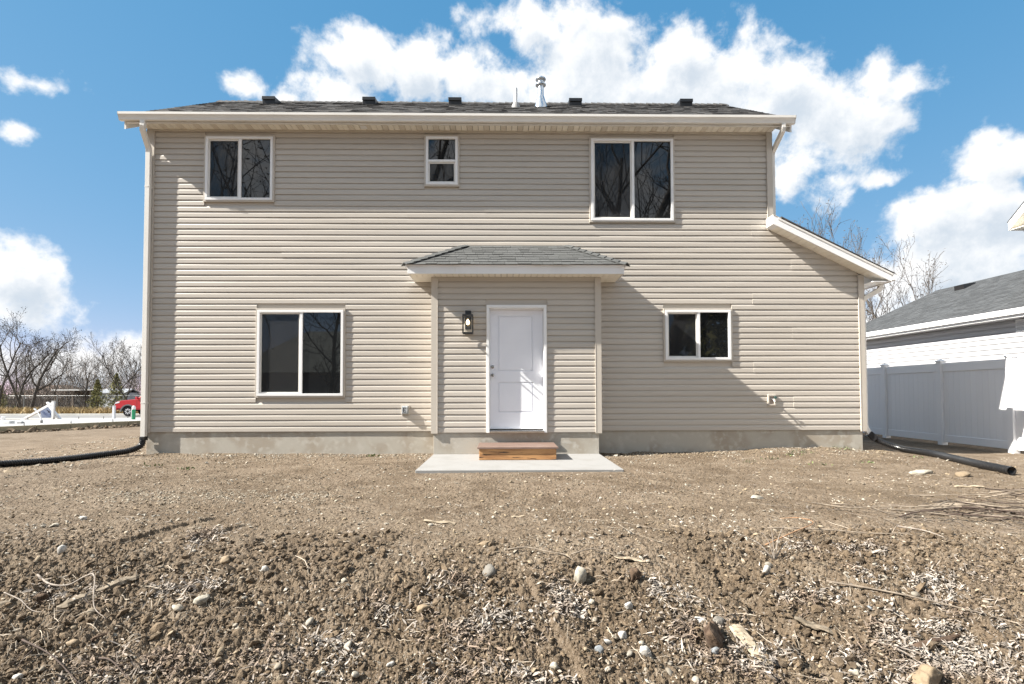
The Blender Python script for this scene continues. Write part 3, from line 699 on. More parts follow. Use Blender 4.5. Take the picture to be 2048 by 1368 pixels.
def clear_glass():
    m = bpy.data.materials.new('lantern_glass'); m.use_nodes = True; N = m.node_tree.nodes; L = m.node_tree.links
    t = N.new('ShaderNodeBsdfTransparent'); t.inputs[0].default_value = (.96, .97, .96, 1); g = N.new('ShaderNodeBsdfGlossy'); g.inputs['Roughness'].default_value = .02
    f = N.new('ShaderNodeFresnel'); f.inputs[0].default_value = 1.45; x = N.new('ShaderNodeMixShader'); L.new(f.outputs[0], x.inputs[0]); L.new(t.outputs[0], x.inputs[1]); L.new(g.outputs[0], x.inputs[2]); L.new(x.outputs[0], N['Material Output'].inputs[0]); return m
M_clear = clear_glass()
for q in ([(cx0+w, cy0+.006), (cx1-w, cy0+.006)], [(cx0+.006, cy0+w), (cx0+.006, cy1-w)], [(cx1-.006, cy0+w), (cx1-.006, cy1-w)]):
    b = MB(); b.add([(*q[0], cz0+.022), (*q[1], cz0+.022), (*q[1], cz1-.028), (*q[0], cz1-.028)], [(0, 1, 2, 3)]); b.build('glass_pane', M_clear, lant, fix=False)
lx, ly = -.597, -.556
b = MB(); b.lathe([(.020, 0), (.018, -.04), (.014, -.045)], (lx, ly, cz1-.03), 14); b.build('socket', M_black, lant, smooth=True, angle=40)
b = MB(); b.lathe([(.010, -.045), (.014, -.058), (.027, -.085), (.030, -.103), (.025, -.124), (.012, -.137), (.001, -.140)], (lx, ly, cz1-.03), 16)
b.build('bulb', mat('lit_bulb', (.9, .8, .6), .3, emit=((1.0, .72, .38), 2.2)), lant, smooth=True)

eb = thing('outlet_box', 'small grey weatherproof outlet box marked E left of the porch', 'outlet box', (-1.72, 0, .72))
b = MB(); b.box(-1.795, -1.650, -.014, .004, .640, .808); b.build('flange', M_trim, eb, bevel=.004)
M_cov = mat('grey_cover', (.26, .28, .29), .3, var=(40, (.34, .35, .36), .45, .6))
b = MB(); b.box(-1.782, -1.664, -.030, -.0145, .652, .800); b.build('box', M_cov, eb, bevel=.004)
b = MB(); b.add([(-1.776, -.030, .658), (-1.670, -.030, .658), (-1.670, -.030, .794), (-1.776, -.030, .794), (-1.770, -.074, .668), (-1.676, -.074, .668), (-1.676, -.062, .780), (-1.770, -.062, .780)], [(0, 3, 2, 1), (4, 5, 6, 7), (0, 1, 5, 4), (1, 2, 6, 5), (2, 3, 7, 6), (3, 0, 4, 7)]); b.build('cover', M_cov, eb, bevel=.004)
b = MB(); b.box(-1.655, -1.648, -.06, -.016, .770, .790); b.build('hinge', M_trim, eb)
M_let = mat('dark_letter', (.015, .015, .018), .6)
b = MB(); ez0, ez1 = .686, .768; yy = lambda z: -.0740+(z-.668)/(.780-.668)*.012
def lz(xa, xb, za, zb_): b.add([(xa, yy(za)-.002, za), (xb, yy(za)-.002, za), (xb, yy(zb_)-.002, zb_), (xa, yy(zb_)-.002, zb_), (xa, yy(za)+.001, za), (xb, yy(za)+.001, za), (xb, yy(zb_)+.001, zb_), (xa, yy(zb_)+.001, zb_)], SF)
lz(-1.752, -1.737, ez0, ez1); lz(-1.7369, -1.702, ez1-.012, ez1); lz(-1.7369, -1.708, .722, .733); lz(-1.7369, -1.700, ez0, ez0+.012)
lz(-1.758, -1.7521, ez0, ez0+.006); lz(-1.758, -1.7521, ez1-.006, ez1); lz(-1.7085, -1.7025, ez1-.022, ez1-.0121); lz(-1.7065, -1.7005, ez0+.0121, ez0+.022)
b.build('letter', M_let, eb)

hb = thing('hose_bib', 'outdoor tap in a square tan mount low on the right wall', 'tap', (4.706, 0, .885))
b = MB(); b.box(4.637, 4.775, -.030, .004, .950, .984); b.box(4.637, 4.775, -.030, .004, .786, .812); b.box(4.637, 4.661, -.0299, .004, .812, .950); b.box(4.749, 4.775, -.0299, .004, .812, .950); b.build('mount_frame', M_trim, hb, bevel=.004)
b = MB(); b.box(4.661, 4.749, -.008, .002, .812, .950); b.build('back_plate', mat('recess', (.30, .25, .22), .7), hb)
b = MB(); b.tube([(4.703, -.005, .905), (4.706, -.06, .900), (4.709, -.085, .885), (4.713, -.105, .855)], [.012, .013, .013, .012], 10); b.lathe([(.022, -.012), (.022, -.008)], (4.703, 0, .905), 14, 'y'); b.build('spout', M_chrome, hb, smooth=True, angle=40)
b = MB(); b.tube([(4.707, -.065, .905), (4.720, -.105, .925)], .007, 8); b.build('stem', M_chrome, hb)
b = MB(); b.lathe([(.026, -.004), (.028, 0), (.024, .006)], (0, 0, 0), 10, 'y'); kn = b
kn.v = [tuple(Vector((4.722, -.112, .93))+Vector(v)) for v in kn.v]; kn.build('tap_handle', mat('green_handle', (.04, .09, .08), .5), hb)

# ================================================================== PAD, STEP
b = MB(); b.box(-1.18, 1.592, -2.21, -.400, -.12, 0.0)
pad = b.build('concrete_pad', M_pad, None, bevel=.006); tag(pad, 'clean pale concrete pad on the dirt in front of the porch door', 'concrete pad')
st = thing('wooden_step', 'low reddish brown wooden box step on the concrete pad under the door', 'step', (.205, -.85, 0))
M_tread = per_piece(mat('stained_tread', (.18, .122, .097), .55, var=(6, (.13, .085, .066), .4, .65, 6), stretch=(1, 8, 8), bump=(40, .2)), .08)
M_cedar = per_piece(mat('cedar_board', (.48, .25, .10), .6, var=(4, (.34, .165, .065), .40, .66, 6), dark=(5, (.035, .02, .014), .60, .68, 5), stretch=(.9, 6, 6), bump=(30, .2)), .1)
sx0, sx1, sy0, sy1 = -.382, .792, -1.195, -.46
for i in range(3):
    y0 = sy0-.028+i*.2545; b = MB(); b.box(sx0-.028, sx1+.030, y0+.003, y0+.2505, .172, .198); b.build('tread_board', M_tread, st, bevel=.003)
for i, (z0, z1) in enumerate(((.004, .0875), (.0905, .171))):
    b = MB(); b.box(sx0, sx1, sy0, sy0+.036, z0, z1); b.build('front_board', M_cedar, st, bevel=.004)
    for xx in (sx0, sx1-.036):
        b = MB(); b.box(xx, xx+.036, sy0+.0375, sy1, z0, z1); b.build('side_board', M_cedar, st, bevel=.004)

# ================================================================== DRAIN PIPES
def bez(pts, n):
    """Catmull-Rom through the points"""
    P = [Vector(p) for p in pts]; P = [P[0]*2-P[1]]+P+[P[-1]*2-P[-2]]; out = []
    for i in range(1, len(P)-2):
        for k in range(n):
            t = k/n; out.append(.5*((2*P[i])+(P[i+1]-P[i-1])*t+(2*P[i-1]-5*P[i]+4*P[i+1]-P[i+2])*t*t+(-P[i-1]+3*P[i]-3*P[i+1]+P[i+2])*t**3))
    out.append(P[-2]); return out
def resample(pts, step):
    out = [pts[0]]; acc = 0
    for a, c in zip(pts, pts[1:]):
        d = (c-a).length; t = step-acc
        while t <= d: out.append(a+(c-a)*(t/d)); t += step
        acc = (acc+d) % step if d else acc
    return out
def corrugated(name, pts, r, label, open_end=False):
    p = resample(bez(pts, 40), .0068); rad = [r*(1 if (i % 4) < 2 else .80) for i in range(len(p))]
    o = thing(name, label, 'drain pipe', tuple(pts[-1]))
    b = MB(); b.tube(p, rad, 18, cap=not open_end); b.build('ribbed_pipe', M_blackpl, o, smooth=False)
    if open_end:
        b = MB(); e = p[-1]; d = (p[-1]-p[-4]).normalized(); b.tube([e-d*.02, e+d*.012], r*1.02, 18, cap=False); b.tube([e-d*.02, e+d*.012], r*.88, 18, cap=False); 
        b.build('pipe_mouth', M_blackpl, o)
        b = MB(); b.tube([e-d*.10, e-d*.095], r*.9, 18); b.build('inner_shade', mat('pipe_shade', (.004, .004, .004), .9), o)  # near-black disc across the bore, painted as the shade inside the pipe
    return o
z0 = lambda x, y, h=.048: g1(x, y)+h
lp = corrugated('drain_pipe', [(-6.192, -.07, .235), (-6.215, -.10, .13), (-6.34, -.22, .055), (-6.6, -.50, z0(-6.6, -.5)), (-6.95, -.95, z0(-6.95, -.95)), (-7.35, -1.42, z0(-7.35, -1.42)), (-8.0, -2.1, z0(-8, -2.1)), (-8.6, -2.5, z0(-8.6, -2.5))], .053, 'black ribbed drain pipe curving from the left downspout across the dirt')
b = MB(); b.box(-6.238, -6.146, -.108, -.012, .215, .285); b.build('pipe_adapter', M_blackpl, lp, bevel=.01)
rp = corrugated('drain_pipe', [(6.52, .08, .245), (6.66, .02, .14), (6.86, -.22, z0(6.86, -.22, .06)), (6.92, -.75, z0(6.92, -.75, .055)), (6.72, -1.45, z0(6.72, -1.45, .055)), (6.52, -2.1, z0(6.52, -2.1, .055)), (6.43, -2.62, z0(6.43, -2.62, .055))], .053, 'black ribbed drain pipe with open end lying beside the white fence', True)
b = MB(); b.obox((6.54, .075, .235), (.05, -.02, -.05), (.02, .055, 0), (.038, -.01, .042)); b.build('pipe_adapter', M_blackpl, rp, bevel=.008)

# ================================================================== FENCE AT THE RIGHT
FX = 9.6
fence = thing('vinyl_fence', 'tall white vinyl privacy fence between the two houses', 'fence', (FX, 2.0, -.15))
M_vinyl = mat('fence_vinyl', (.80, .80, .815), .38)
M_vboard = per_piece(mat('fence_board', (.79, .79, .805), .4), .012)
fy = [8.97, 7.29, 5.60, 3.93, 2.22, .60, -1.06, -2.7, -4.4]
for i, y in enumerate(fy):
    b = MB(); b.box(FX-.063, FX+.063, y-.063, y+.063, g1(FX, y)-.3, 1.675); po = b.build('post', M_vinyl, fence, bevel=.006)
    b = MB(); b.add([(FX-.075, y-.075, 1.676), (FX+.075, y-.075, 1.676), (FX+.075, y+.075, 1.676), (FX-.075, y+.075, 1.676), (FX-.075, y-.075, 1.70), (FX+.075, y-.075, 1.70), (FX+.075, y+.075, 1.70), (FX-.075, y+.075, 1.70), (FX, y, 1.735)], [(0, 3, 2, 1), (0, 1, 5, 4), (1, 2, 6, 5), (2, 3, 7, 6), (3, 0, 4, 7), (4, 5, 8), (5, 6, 8), (6, 7, 8), (7, 4, 8)]); b.build('post_cap', M_vinyl, po)
    if i == len(fy)-1: break
    ya, yb_ = fy[i+1]+.064, y-.064
    for za, zc in ((1.46, 1.635), (-.07, .085)):
        b = MB(); b.box(FX-.025, FX+.025, ya, yb_, za, zc); b.build('rail', M_vinyl, fence, bevel=.006)
    n = 11; w = (yb_-ya)/n
    for k in range(n):
        b = MB(); b.extr([(FX-.011, ya+k*w+.003), (FX-.009, ya+k*w+.0006), (FX+.011, ya+k*w+.0006), (FX+.011, ya+(k+1)*w-.0006), (FX-.009, ya+(k+1)*w-.0006), (FX-.011, ya+(k+1)*w-.003)], 'z', .06, 1.48); b.build('board', M_vboard, fence, fix=False)

# ================================================================== NEIGHBOUR HOUSE
NX = 12.0
nh = thing('neighbour_house', 'white sided house with grey roof behind the white fence', 'house', (NX+3.4, 0, -.15))
M_nw = per_piece(mat('white_siding', (.40, .40, .41), .42, var=(1, (.385, .385, .395), .4, .65)), .01)
b = MB(); b.box(NX+.02, NX+6.8, -9, 9.0, -.3, 2.72)
b.add([(NX+.05, 9.0, 2.72), (NX+6.75, 9.0, 2.72), (NX+3.4, 9.0, 4.35), (NX+.05, 8.9, 2.72), (NX+6.75, 8.9, 2.72), (NX+3.4, 8.9, 4.35)], [(0, 1, 2), (3, 5, 4), (0, 3, 4, 1), (1, 4, 5, 2), (2, 5, 3, 0)])
b.build('wall', M_nw, nh)
z = 0.02
while z < 2.65:
    b = MB(); zt = min(z+.127, 2.71); b.extr([(NX+.018, z), (NX-.020, z), (NX-.018, z+.07), (NX+.004, zt), (NX+.018, zt)], 'y', -6.5, 9.0); b.build('siding_plank', M_nw, nh, fix=True); z += .127
b = MB(); b.box(NX+.0, NX+6.8, -9, 9.0, -.4, .019); b.build('foundation', M_conc, nh)
# eave, gutter, roof
ex0 = NX-.36; ZE = 2.90; ZR = 4.60; XR = NX+3.4; s_ = (ZR-ZE)/(XR-ex0)
b = MB(); b.box(ex0+.01, NX+.015, -9, 9.25, 2.715, 2.73); b.build('soffit', M_white, nh)
b = MB(); b.box(ex0-.012, ex0+.009, -9, 9.25, 2.71, 2.88); b.build('fascia', M_white, nh)
b = MB(); b.extr([(ex0-.013-(-p[0]-.263), p[1]-5.792+2.90) for p in gp], 'y', -9, 9.27); b.build('gutter', M_white, nh)
b = MB(); b.extr([(ex0, ZE), (XR, ZR), (2*XR-ex0, ZE), (2*XR-ex0, ZE-.08), (XR, ZR-.09), (ex0, ZE-.08)], 'y', -9, 9.28); nroof = b.build('roof', M_shingn, nh)
b = MB(); b.extr([(ex0, ZE-.085), (XR, ZR-.095), (XR, ZR-.24), (ex0, ZE-.23)], 'y', 9.25, 9.275); b.build('rake_board', M_white, nh)
up_ = Vector((XR-ex0, 0, ZR-ZE)); l_ = up_.length; up_.normalize(); nn = Vector((-up_.z, 0, up_.x)); b = MB()
for q in shingle_field(mb, Vector((ex0-.012, 9.29, ZE)), Vector((0, -1, 0)), up_, nn, int(l_/.14)+1, .14, lambda s: (0, 14), R, (.15, .32), (.007, .014)): b.add(q, SF)
kind(b.build('shingles', M_shingn, nroof, fix=False), 'stuff')
x, y = XR-.45, 7.55; z = ZR-.45*s_
b = MB(); b.add([(x-.22, y-.2, z-.15), (x+.2, y-.2, z+.0), (x+.2, y+.2, z+.0), (x-.22, y+.2, z-.15), (x-.26, y-.17, z+.06), (x+.15, y-.17, z+.13), (x+.15, y+.17, z+.13), (x-.26, y+.17, z+.06)], SF); b.build('roof_vent', M_black, nroof, bevel=.01)
gv = MB().box(NX-.018, NX-.011, 2.42, 2.92, 2.40, 2.70).build('wall_vent', M_white, nh)
for k in range(7):
    b = MB(); zz = 2.425+k*.037; b.add([(NX-.045, 2.45, zz), (NX-.045, 2.89, zz), (NX-.019, 2.89, zz+.026), (NX-.019, 2.45, zz+.026), (NX-.045, 2.45, zz+.005), (NX-.045, 2.89, zz+.005), (NX-.019, 2.89, zz+.031), (NX-.019, 2.45, zz+.031)], SF); b.build('louvre', M_white, gv)
b = MB(); b.box(NX-.0105, NX-.0102, 2.44, 2.90, 2.41, 2.69); 
# upper storey, whose eave corner enters at the right edge
UX, UY, UZ, US = 12.44, 3.5, 5.19, .85; YR = -2.5; ZT = UZ+US*(UY-YR)
def up_slab(x0, x1, o1, o0, ya=UY, yb=YR):
    return MB().extr([(ya, UZ+US*(UY-ya)-o1), (yb, UZ+US*(UY-yb)-o1), (2*yb-ya, UZ+US*(UY-ya)-o1), (2*yb-ya, UZ+US*(UY-ya)-o0), (yb, UZ+US*(UY-yb)-o0), (ya, UZ+US*(UY-ya)-o0)], 'x', x0, x1)
up_slab(UX-.012, 18, -.022, .0, UY+.012).build('upper_roof', M_shingn, nh)
up_slab(UX, UX+.02, .001, .055).build('upper_drip_board', M_white, nh)
up_slab(UX+.006, UX+.02, .056, .20).build('upper_rake_board', M_white, nh)
up_slab(UX+.021, UX+.44, .15, .17, UY-.02).build('upper_soffit', M_soffit, nh)
b = MB(); b.extr([(3.08, 2.95), (3.08, UZ+US*(UY-3.08)-.175), (YR, ZT-.175), (2*YR-3.08, UZ+US*(UY-3.08)-.175), (2*YR-3.08, 2.95)], 'x', 12.88, 13.0); b.build('upper_wall', M_nw, nh)
b = MB(); b.box(UX+.03, 18, 3.08, UY-.03, UZ-.20, UZ-.185); b.build('upper_eave_soffit', M_soffit, nh)
b = MB(); b.box(UX+.022, 18, UY-.029, UY-.005, UZ-.205, UZ-.01); b.build('upper_fascia', M_alu, nh)
rect_tube([(12.74, UY-.15, UZ-.19), (12.74, UY-.15, UZ-.25), (12.77, UY-.17, UZ-.29), (12.98, UY-.36, UZ-.36), (13.04, UY-.38, UZ-.42), (13.04, UY-.38, 3.2)], .06, .075, (0, 1, 0)).build('upper_downspout', M_alu, nh)

# ================================================================== LOT AT THE LEFT: slab, pipes, fallen sign, truck
def gb(x, y): return float(base_z(np.array([x]), np.array([y]))[0])
fs = thing('foundation_slab', 'new white concrete foundation slab on the lot beside the road', 'foundation', (-16, 10, -.2))
E0, E1 = Vector((-15.602, 7.393, 0)), Vector((-13.494, 10.736, 0))
ed = (E1-E0).normalized(); A0 = E0-ed*6; A1 = E1+ed*1.5
B1 = Vector((-14.40, 12.6, 0))+Vector((.45, .12, 0)); B0 = Vector((-24.0, 10.6, 0))
M_newc = mat('new_concrete', (.33, .33, .33), .8, var=(.8, (.29, .29, .285), .4, .65, 6))
b = MB(); P = [A0+Vector((-.06, .04, 0)), A1+Vector((-.06, .04, 0)), B1, B0]
b.add([(p.x, p.y, 0) for p in P]+[(p.x, p.y, -.5) for p in P], [(0, 1, 2, 3), (4, 7, 6, 5), (0, 4, 5, 1), (1, 5, 6, 2), (2, 6, 7, 3), (3, 7, 4, 0)])
b.build('slab', M_newc, fs)
nrmE = Vector((ed.y, -ed.x, 0)); M_form = per_piece(mat('stem_wall_block', (.30, .265, .185), .9, var=(5, (.24, .21, .14), .4, .65)), .08)
L_ = (A1-A0).length; t_ = 0.0
while t_ < L_:
    w = R.uniform(.72, .95); t2 = min(t_+w, L_); c = A0+ed*(t_+t2)/2+nrmE*(-.02+R.uniform(-.004, .004))
    b = MB(); b.obox((c.x, c.y, -.24), ed*((t2-t_)/2-.008), nrmE*.045, (0, 0, .235)); b.build('block', M_form, fs); t_ = t2
M_bolt = mat('anchor_bolt', (.10, .10, .11), .5, metal=.6)
t_ = .5
while t_ < L_:
    p = A0+ed*t_-nrmE*.10; b = MB(); b.tube([(p.x, p.y, -.02), (p.x, p.y, .095)], .011, 6); b.lathe([(.028, .03), (.028, .034)], (p.x, p.y, 0), 8); b.build('anchor_bolt', M_bolt, fs); t_ += 1.22
for i in range(12):
    p = B1+(B0-B1)*(i+.5)/12+Vector((.05, -.12, 0)); b = MB(); b.tube([(p.x, p.y, -.02), (p.x, p.y, .10)], .011, 6); b.build('anchor_bolt', M_bolt, fs)

def stub(name, pts, r, m, label, cat, n=10, group=None):
    o = thing(name, label, cat, (pts[0][0], pts[0][1], pts[0][2]), group); b = MB(); b.tube(pts, r, n); b.build('pipe', m, o, smooth=True, angle=50); return o
wp = thing('white_post', 'taller square white post standing in front of the fallen sign', 'post', (-18.34, 12.62, gb(-18.34, 12.62)))
b = MB(); b.box(-18.385, -18.300, 12.55, 12.635, -.3, .69); b.build('shaft', M_pvc, wp, bevel=.006); b = MB(); b.box(-18.392, -18.293, 12.543, 12.642, .69, .71); b.build('cap', M_pvc, wp)
wp = thing('white_post', 'shorter pale post beside the road between the sign and the red pickup', 'post', (-15.75, 12.4, gb(-15.75, 12.4)))
b = MB(); b.box(-15.80, -15.715, 12.35, 12.435, -.3, .50); b.build('shaft', mat('grey_pvc', (.6, .61, .64), .5), wp, bevel=.006); b = MB(); b.box(-15.807, -15.708, 12.343, 12.442, .50, .515); b.build('cap', M_pvc, wp)
gp_ = thing('marker_pipe', 'green pipe with white top standing at the slab edge before the pickup', 'pipe', (-14.42, 11.6, 0))
M_green = mat('green_pvc', (.02, .26, .12), .4)
b = MB(); b.tube([(-14.42, 11.6, -.1), (-14.42, 11.6, .40)], .062, 16); b.build('pipe', M_green, gp_, smooth=True, angle=50)
b = MB(); b.lathe([(.064, .39), (.064, .47), (.045, .52), (.002, .535)], (-14.42, 11.6, 0), 16); b.build('cap', M_pvc, gp_, smooth=True, angle=50)
b = MB(); b.box(-14.482, -14.462, 11.535, 11.56, -.05, .39); b.build('stripe', M_pvc, gp_)
o = thing('bent_pipe', 'thin white plastic pipe curving up out of the slab', 'pipe', (-15.98, 9.3, 0))
p_ = bez([(-15.98, 9.3, -.02), (-16.0, 9.3, .16), (-16.10, 9.32, .33), (-16.24, 9.34, .47)], 8); b = MB(); b.tube(p_, .018, 8); b.build('pipe', M_pvc, o, smooth=True)
b = MB(); e = p_[-1]; b.obox(e, (.03, 0, -.025), (0, .025, 0), (.012, 0, .016)); b.build('fitting', M_pvc, o)
b = MB(); b.lathe([(.04, -.01), (.04, .09), (.03, .1)], (-15.98, 9.3, 0), 10); b.build('sleeve', mat('grey_sleeve', (.2, .2, .2), .7), o)
o = thing('stub_pipe', 'white capped drain pipe stub with a box beside it on the slab', 'pipe', (-17.0, 9.0, 0))
b = MB(); b.tube([(-17.0, 9.0, -.02), (-17.0, 9.0, .20)], .05, 12); b.build('pipe', M_pvc, o, smooth=True, angle=50); b = MB(); b.lathe([(.058, .17), (.058, .23), (.05, .235)], (-17.0, 9.0, 0), 12); b.build('cap', M_pvc, o)
b = MB(); b.box(-16.92, -16.70, 8.9, 9.1, 0, .10); b.build('box', mat('grey_box', (.55, .55, .54), .6), o, bevel=.01)
o = thing('floor_box', 'small dark grey box set on the slab near the bent pipe', 'box', (-16.42, 9.0, 0))
b = MB(); b.box(-16.50, -16.36, 8.95, 9.08, 0, .05); b.build('base', mat('grey_box2', (.22, .22, .22), .6), o); b = MB(); b.box(-16.48, -16.38, 8.97, 9.06, .05, .085); b.build('lid', M_pvc, o)
# dirt heap behind the slab
sg = thing('fallen_sign', 'white framed yard sign with a dark mountain sketch tipped over by the slab', 'sign', (-18.9, 12.75, gb(-18.9, 12.75)))
SY = 12.75
b = MB(); b.bar((-19.80, SY, -.12), (-18.43, SY, .655), .09, .085, (0, 1, 0)); b.build('post', M_white, sg, bevel=.006)
b = MB(); b.bar((-18.60, SY-.095, .56), (-18.10, SY-.095, -.06), .085, .085, (0, 1, 0)); b.build('arm', M_white, sg, bevel=.006)
b = MB(); b.lathe([(.03, -.05), (.055, -.02), (.055, .03), (.03, .05), (.001, .055)], (-18.70, SY, .615), 12); b.build('finial', M_white, sg, smooth=True)
M_sign = mat('sign_board', (.20, .24, .34), .45, var=(2, (.17, .21, .31), .4, .6))
Q = [(-18.645, .455), (-18.955, .275), (-18.875, .02), (-18.385, .02), (-18.375, .245)]
b = MB(); b.extr(Q, 'y', SY-.07, SY-.05); b.build('board', M_sign, sg)
M_ink = mat('sign_ink', (.01, .013, .03), .6); M_ink2 = mat('sign_ink_thin', (.07, .11, .25), .6)
b = MB(); pk = [(-18.70, .335), (-18.67, .365), (-18.655, .335), (-18.625, .325), (-18.60, .30), (-18.575, .305), (-18.56, .265), (-18.53, .20), (-18.52, .13), (-18.545, .155), (-18.555, .20), (-18.575, .235), (-18.60, .245), (-18.64, .235), (-18.625, .285), (-18.66, .305)]
b.extr(pk, 'y', SY-.074, SY-.0702); b.build('mountain_mark', M_ink, sg)
for k in range(6):
    x = -18.90+.062*k; b = MB(); pts = [(x+j*.028, SY-.0722, .285-.018*k-j*.036+.012*math.sin(j*1.3+k)+.03*(k < 2)) for j in range(6)]; pts = [p for p in pts if p[2] > .05]
    if len(pts) > 2: b.tube(pts, .0055, 4); b.build('contour_line', M_ink2, sg)

# ---------------- the red pickup
TX, TYN, TG = -28.85, 30.45, gb(-28, 30.5)+.014   # nose, near side, ground
truck = thing('pickup_truck', 'red pickup truck parked on the road, its front showing beside the house', 'truck', (TX+2.7, TYN+.93, TG))
M_red = mat('red_paint', (.42, .012, .022), .28, coat=.6)
M_tyre = mat('tyre_rubber', (.015, .015, .016), .85); M_dk = mat('dark_trim', (.02, .02, .022), .6)
M_rim = mat('bright_rim', (.7, .7, .72), .3, metal=.6); M_tglass = mat('truck_glass', (.03, .10, .10), .06, spec=.8)
def T(x, z): return (TX+x, TG+z)
wx1, wx2, wr = .98, 4.20, .385
def arch(cx, r, n=9): return [(cx+r*math.cos(math.pi*i/n), .36+r*math.sin(math.pi*i/n)) for i in range(n+1)]
prof = [(.06, .62), (.0, .72), (.02, .95), (.10, 1.08), (.55, 1.19), (1.35, 1.26), (1.62, 1.27), (3.45, 1.30), (5.40, 1.30), (5.42, .62)]
prof += [(wx2+.47, .55)]+arch(wx2, .47)[1:-1]+[(wx2-.47, .50), (wx1+.47, .50)]+arch(wx1, .47)[1:-1]+[(wx1-.47, .58)]
b = MB(); b.extr([T(*p) for p in prof], 'y', TYN, TYN+1.86); b.build('body', M_red, truck, bevel=.04)
b = MB(); cab = [(1.50, 1.26), (2.10, 1.74), (2.35, 1.79), (3.25, 1.80), (3.42, 1.74), (3.55, 1.28)]
b.add([(*[TX+p[0]], TYN+.05+(p[1]-1.26)*.22, TG+p[1]) for p in cab]+[(TX+p[0], TYN+1.81-(p[1]-1.26)*.22, TG+p[1]) for p in cab], [tuple(range(6)), tuple(range(6, 12))[::-1]]+[(i, (i+1) % 6, 6+(i+1) % 6, 6+i) for i in range(6)]); b.build('cab', M_red, truck, bevel=.03)
for (qa, nm) in (([(1.78, 1.33), (2.18, 1.68), (2.55, 1.72), (2.55, 1.33)], 'side_window'), ([(2.60, 1.33), (2.60, 1.72), (3.18, 1.72), (3.35, 1.33)], 'side_window')):
    b = MB(); b.add([(TX+p[0], TYN+.05+(p[1]-1.26)*.22-.012, TG+p[1]) for p in qa]+[(TX+p[0], TYN+.05+(p[1]-1.26)*.22+.01, TG+p[1]) for p in qa], [(0, 1, 2, 3), (7, 6, 5, 4), (0, 4, 5, 1), (1, 5, 6, 2), (2, 6, 7, 3), (3, 7, 4, 0)]); b.build(nm, M_tglass, truck)
b = MB(); b.add([(TX+1.565, TYN+.16, TG+1.32), (TX+2.06, TYN+.24, TG+1.715), (TX+2.06, TYN+1.62, TG+1.715), (TX+1.565, TYN+1.70, TG+1.32)], [(0, 1, 2, 3)]); b.build('windscreen', M_tglass, truck)
for cx in (wx1, wx2):
    b = MB(); outer = arch(cx, .55, 10); inner = arch(cx, .46, 10)
    b.extr([T(*p) for p in outer]+[T(*p) for p in inner[::-1]], 'y', TYN-.045, TYN+.05); b.build('fender_flare', mat('grey_flare', (.10, .10, .105), .6), truck)
    b = MB(); b.box(TX+cx-.44, TX+cx+.44, TYN+.05, TYN+1.8, TG+.40, TG+.80); b.build('wheel_well', M_dk, truck)
    for yy in (TYN+.13, TYN+1.73):
        s = -1 if yy < TYN+1 else 1
        b = MB(); b.lathe([(.20, -.12), (.34, -.125), (wr, -.09), (wr, .09), (.34, .125), (.20, .12)], (TX+cx, yy, TG+wr), 28, 'y'); wh = b.build('wheel', M_tyre, truck, smooth=True, angle=35)
        b = MB(); b.lathe([(.225, 0), (.22, -.02), (.18, -.02), (.17, .02)], (TX+cx, yy+s*.118, TG+wr), 24, 'y'); b.lathe([(.06, s*.02), (.05, s*.03)], (TX+cx, yy+s*.11, TG+wr), 12, 'y'); b.build('rim_barrel', M_dk, wh)
        for k in range(8):
            a = 2*math.pi*k/8; c_, s_2 = math.cos(a), math.sin(a); b = MB()
            b.obox((TX+cx+.155*c_, yy+s*.135, TG+wr+.155*s_2), (.058*c_, 0, .058*s_2), (0, .012, 0), (-.036*s_2, 0, .036*c_)); b.build('spoke', M_rim, wh)
b = MB(); b.box(TX-.05, TX+.16, TYN+.04, TYN+1.82, TG+.48, TG+.70); b.build('bumper', M_red, truck, bevel=.05)
for yy in (TYN-.008, TYN+1.55):
    b = MB(); b.add([(TX-.01, yy, TG+.93), (TX+.36, yy, TG+1.02), (TX+.34, yy, TG+1.12), (TX+.08, yy, TG+1.05), (TX-.01, yy+.3, TG+.93), (TX+.36, yy+.3, TG+1.02), (TX+.34, yy+.3, TG+1.12), (TX+.08, yy+.3, TG+1.05)], SF); b.build('headlight', mat('lamp_lens', (.7, .72, .75), .12), truck, bevel=.01)
b = MB(); b.box(TX-.02, TX+.03, TYN+.36, TYN+1.5, TG+.78, TG+1.05); b.build('grille', M_dk, truck)
b = MB(); b.box(TX+1.62, TX+1.80, TYN-.20, TYN-.01, TG+1.28, TG+1.46); b.build('mirror', M_red, truck, bevel=.03)
b = MB(); b.box(TX+1.50, TX+3.70, TYN-.012, TYN+.02, TG+.60, TG+.66); b.build('side_trim', M_red, truck)
for xx in (1.62, 2.62, 3.58):
    b = MB(); b.box(TX+xx, TX+xx+.012, TYN-.003, TYN+.01, TG+.62, TG+1.26); b.build('door_gap', M_dk, truck)
for xx in (2.42, 3.38):
    b = MB(); b.box(TX+xx, TX+xx+.16, TYN-.03, TYN+.0, TG+1.13, TG+1.16); b.build('door_handle', M_dk, truck)

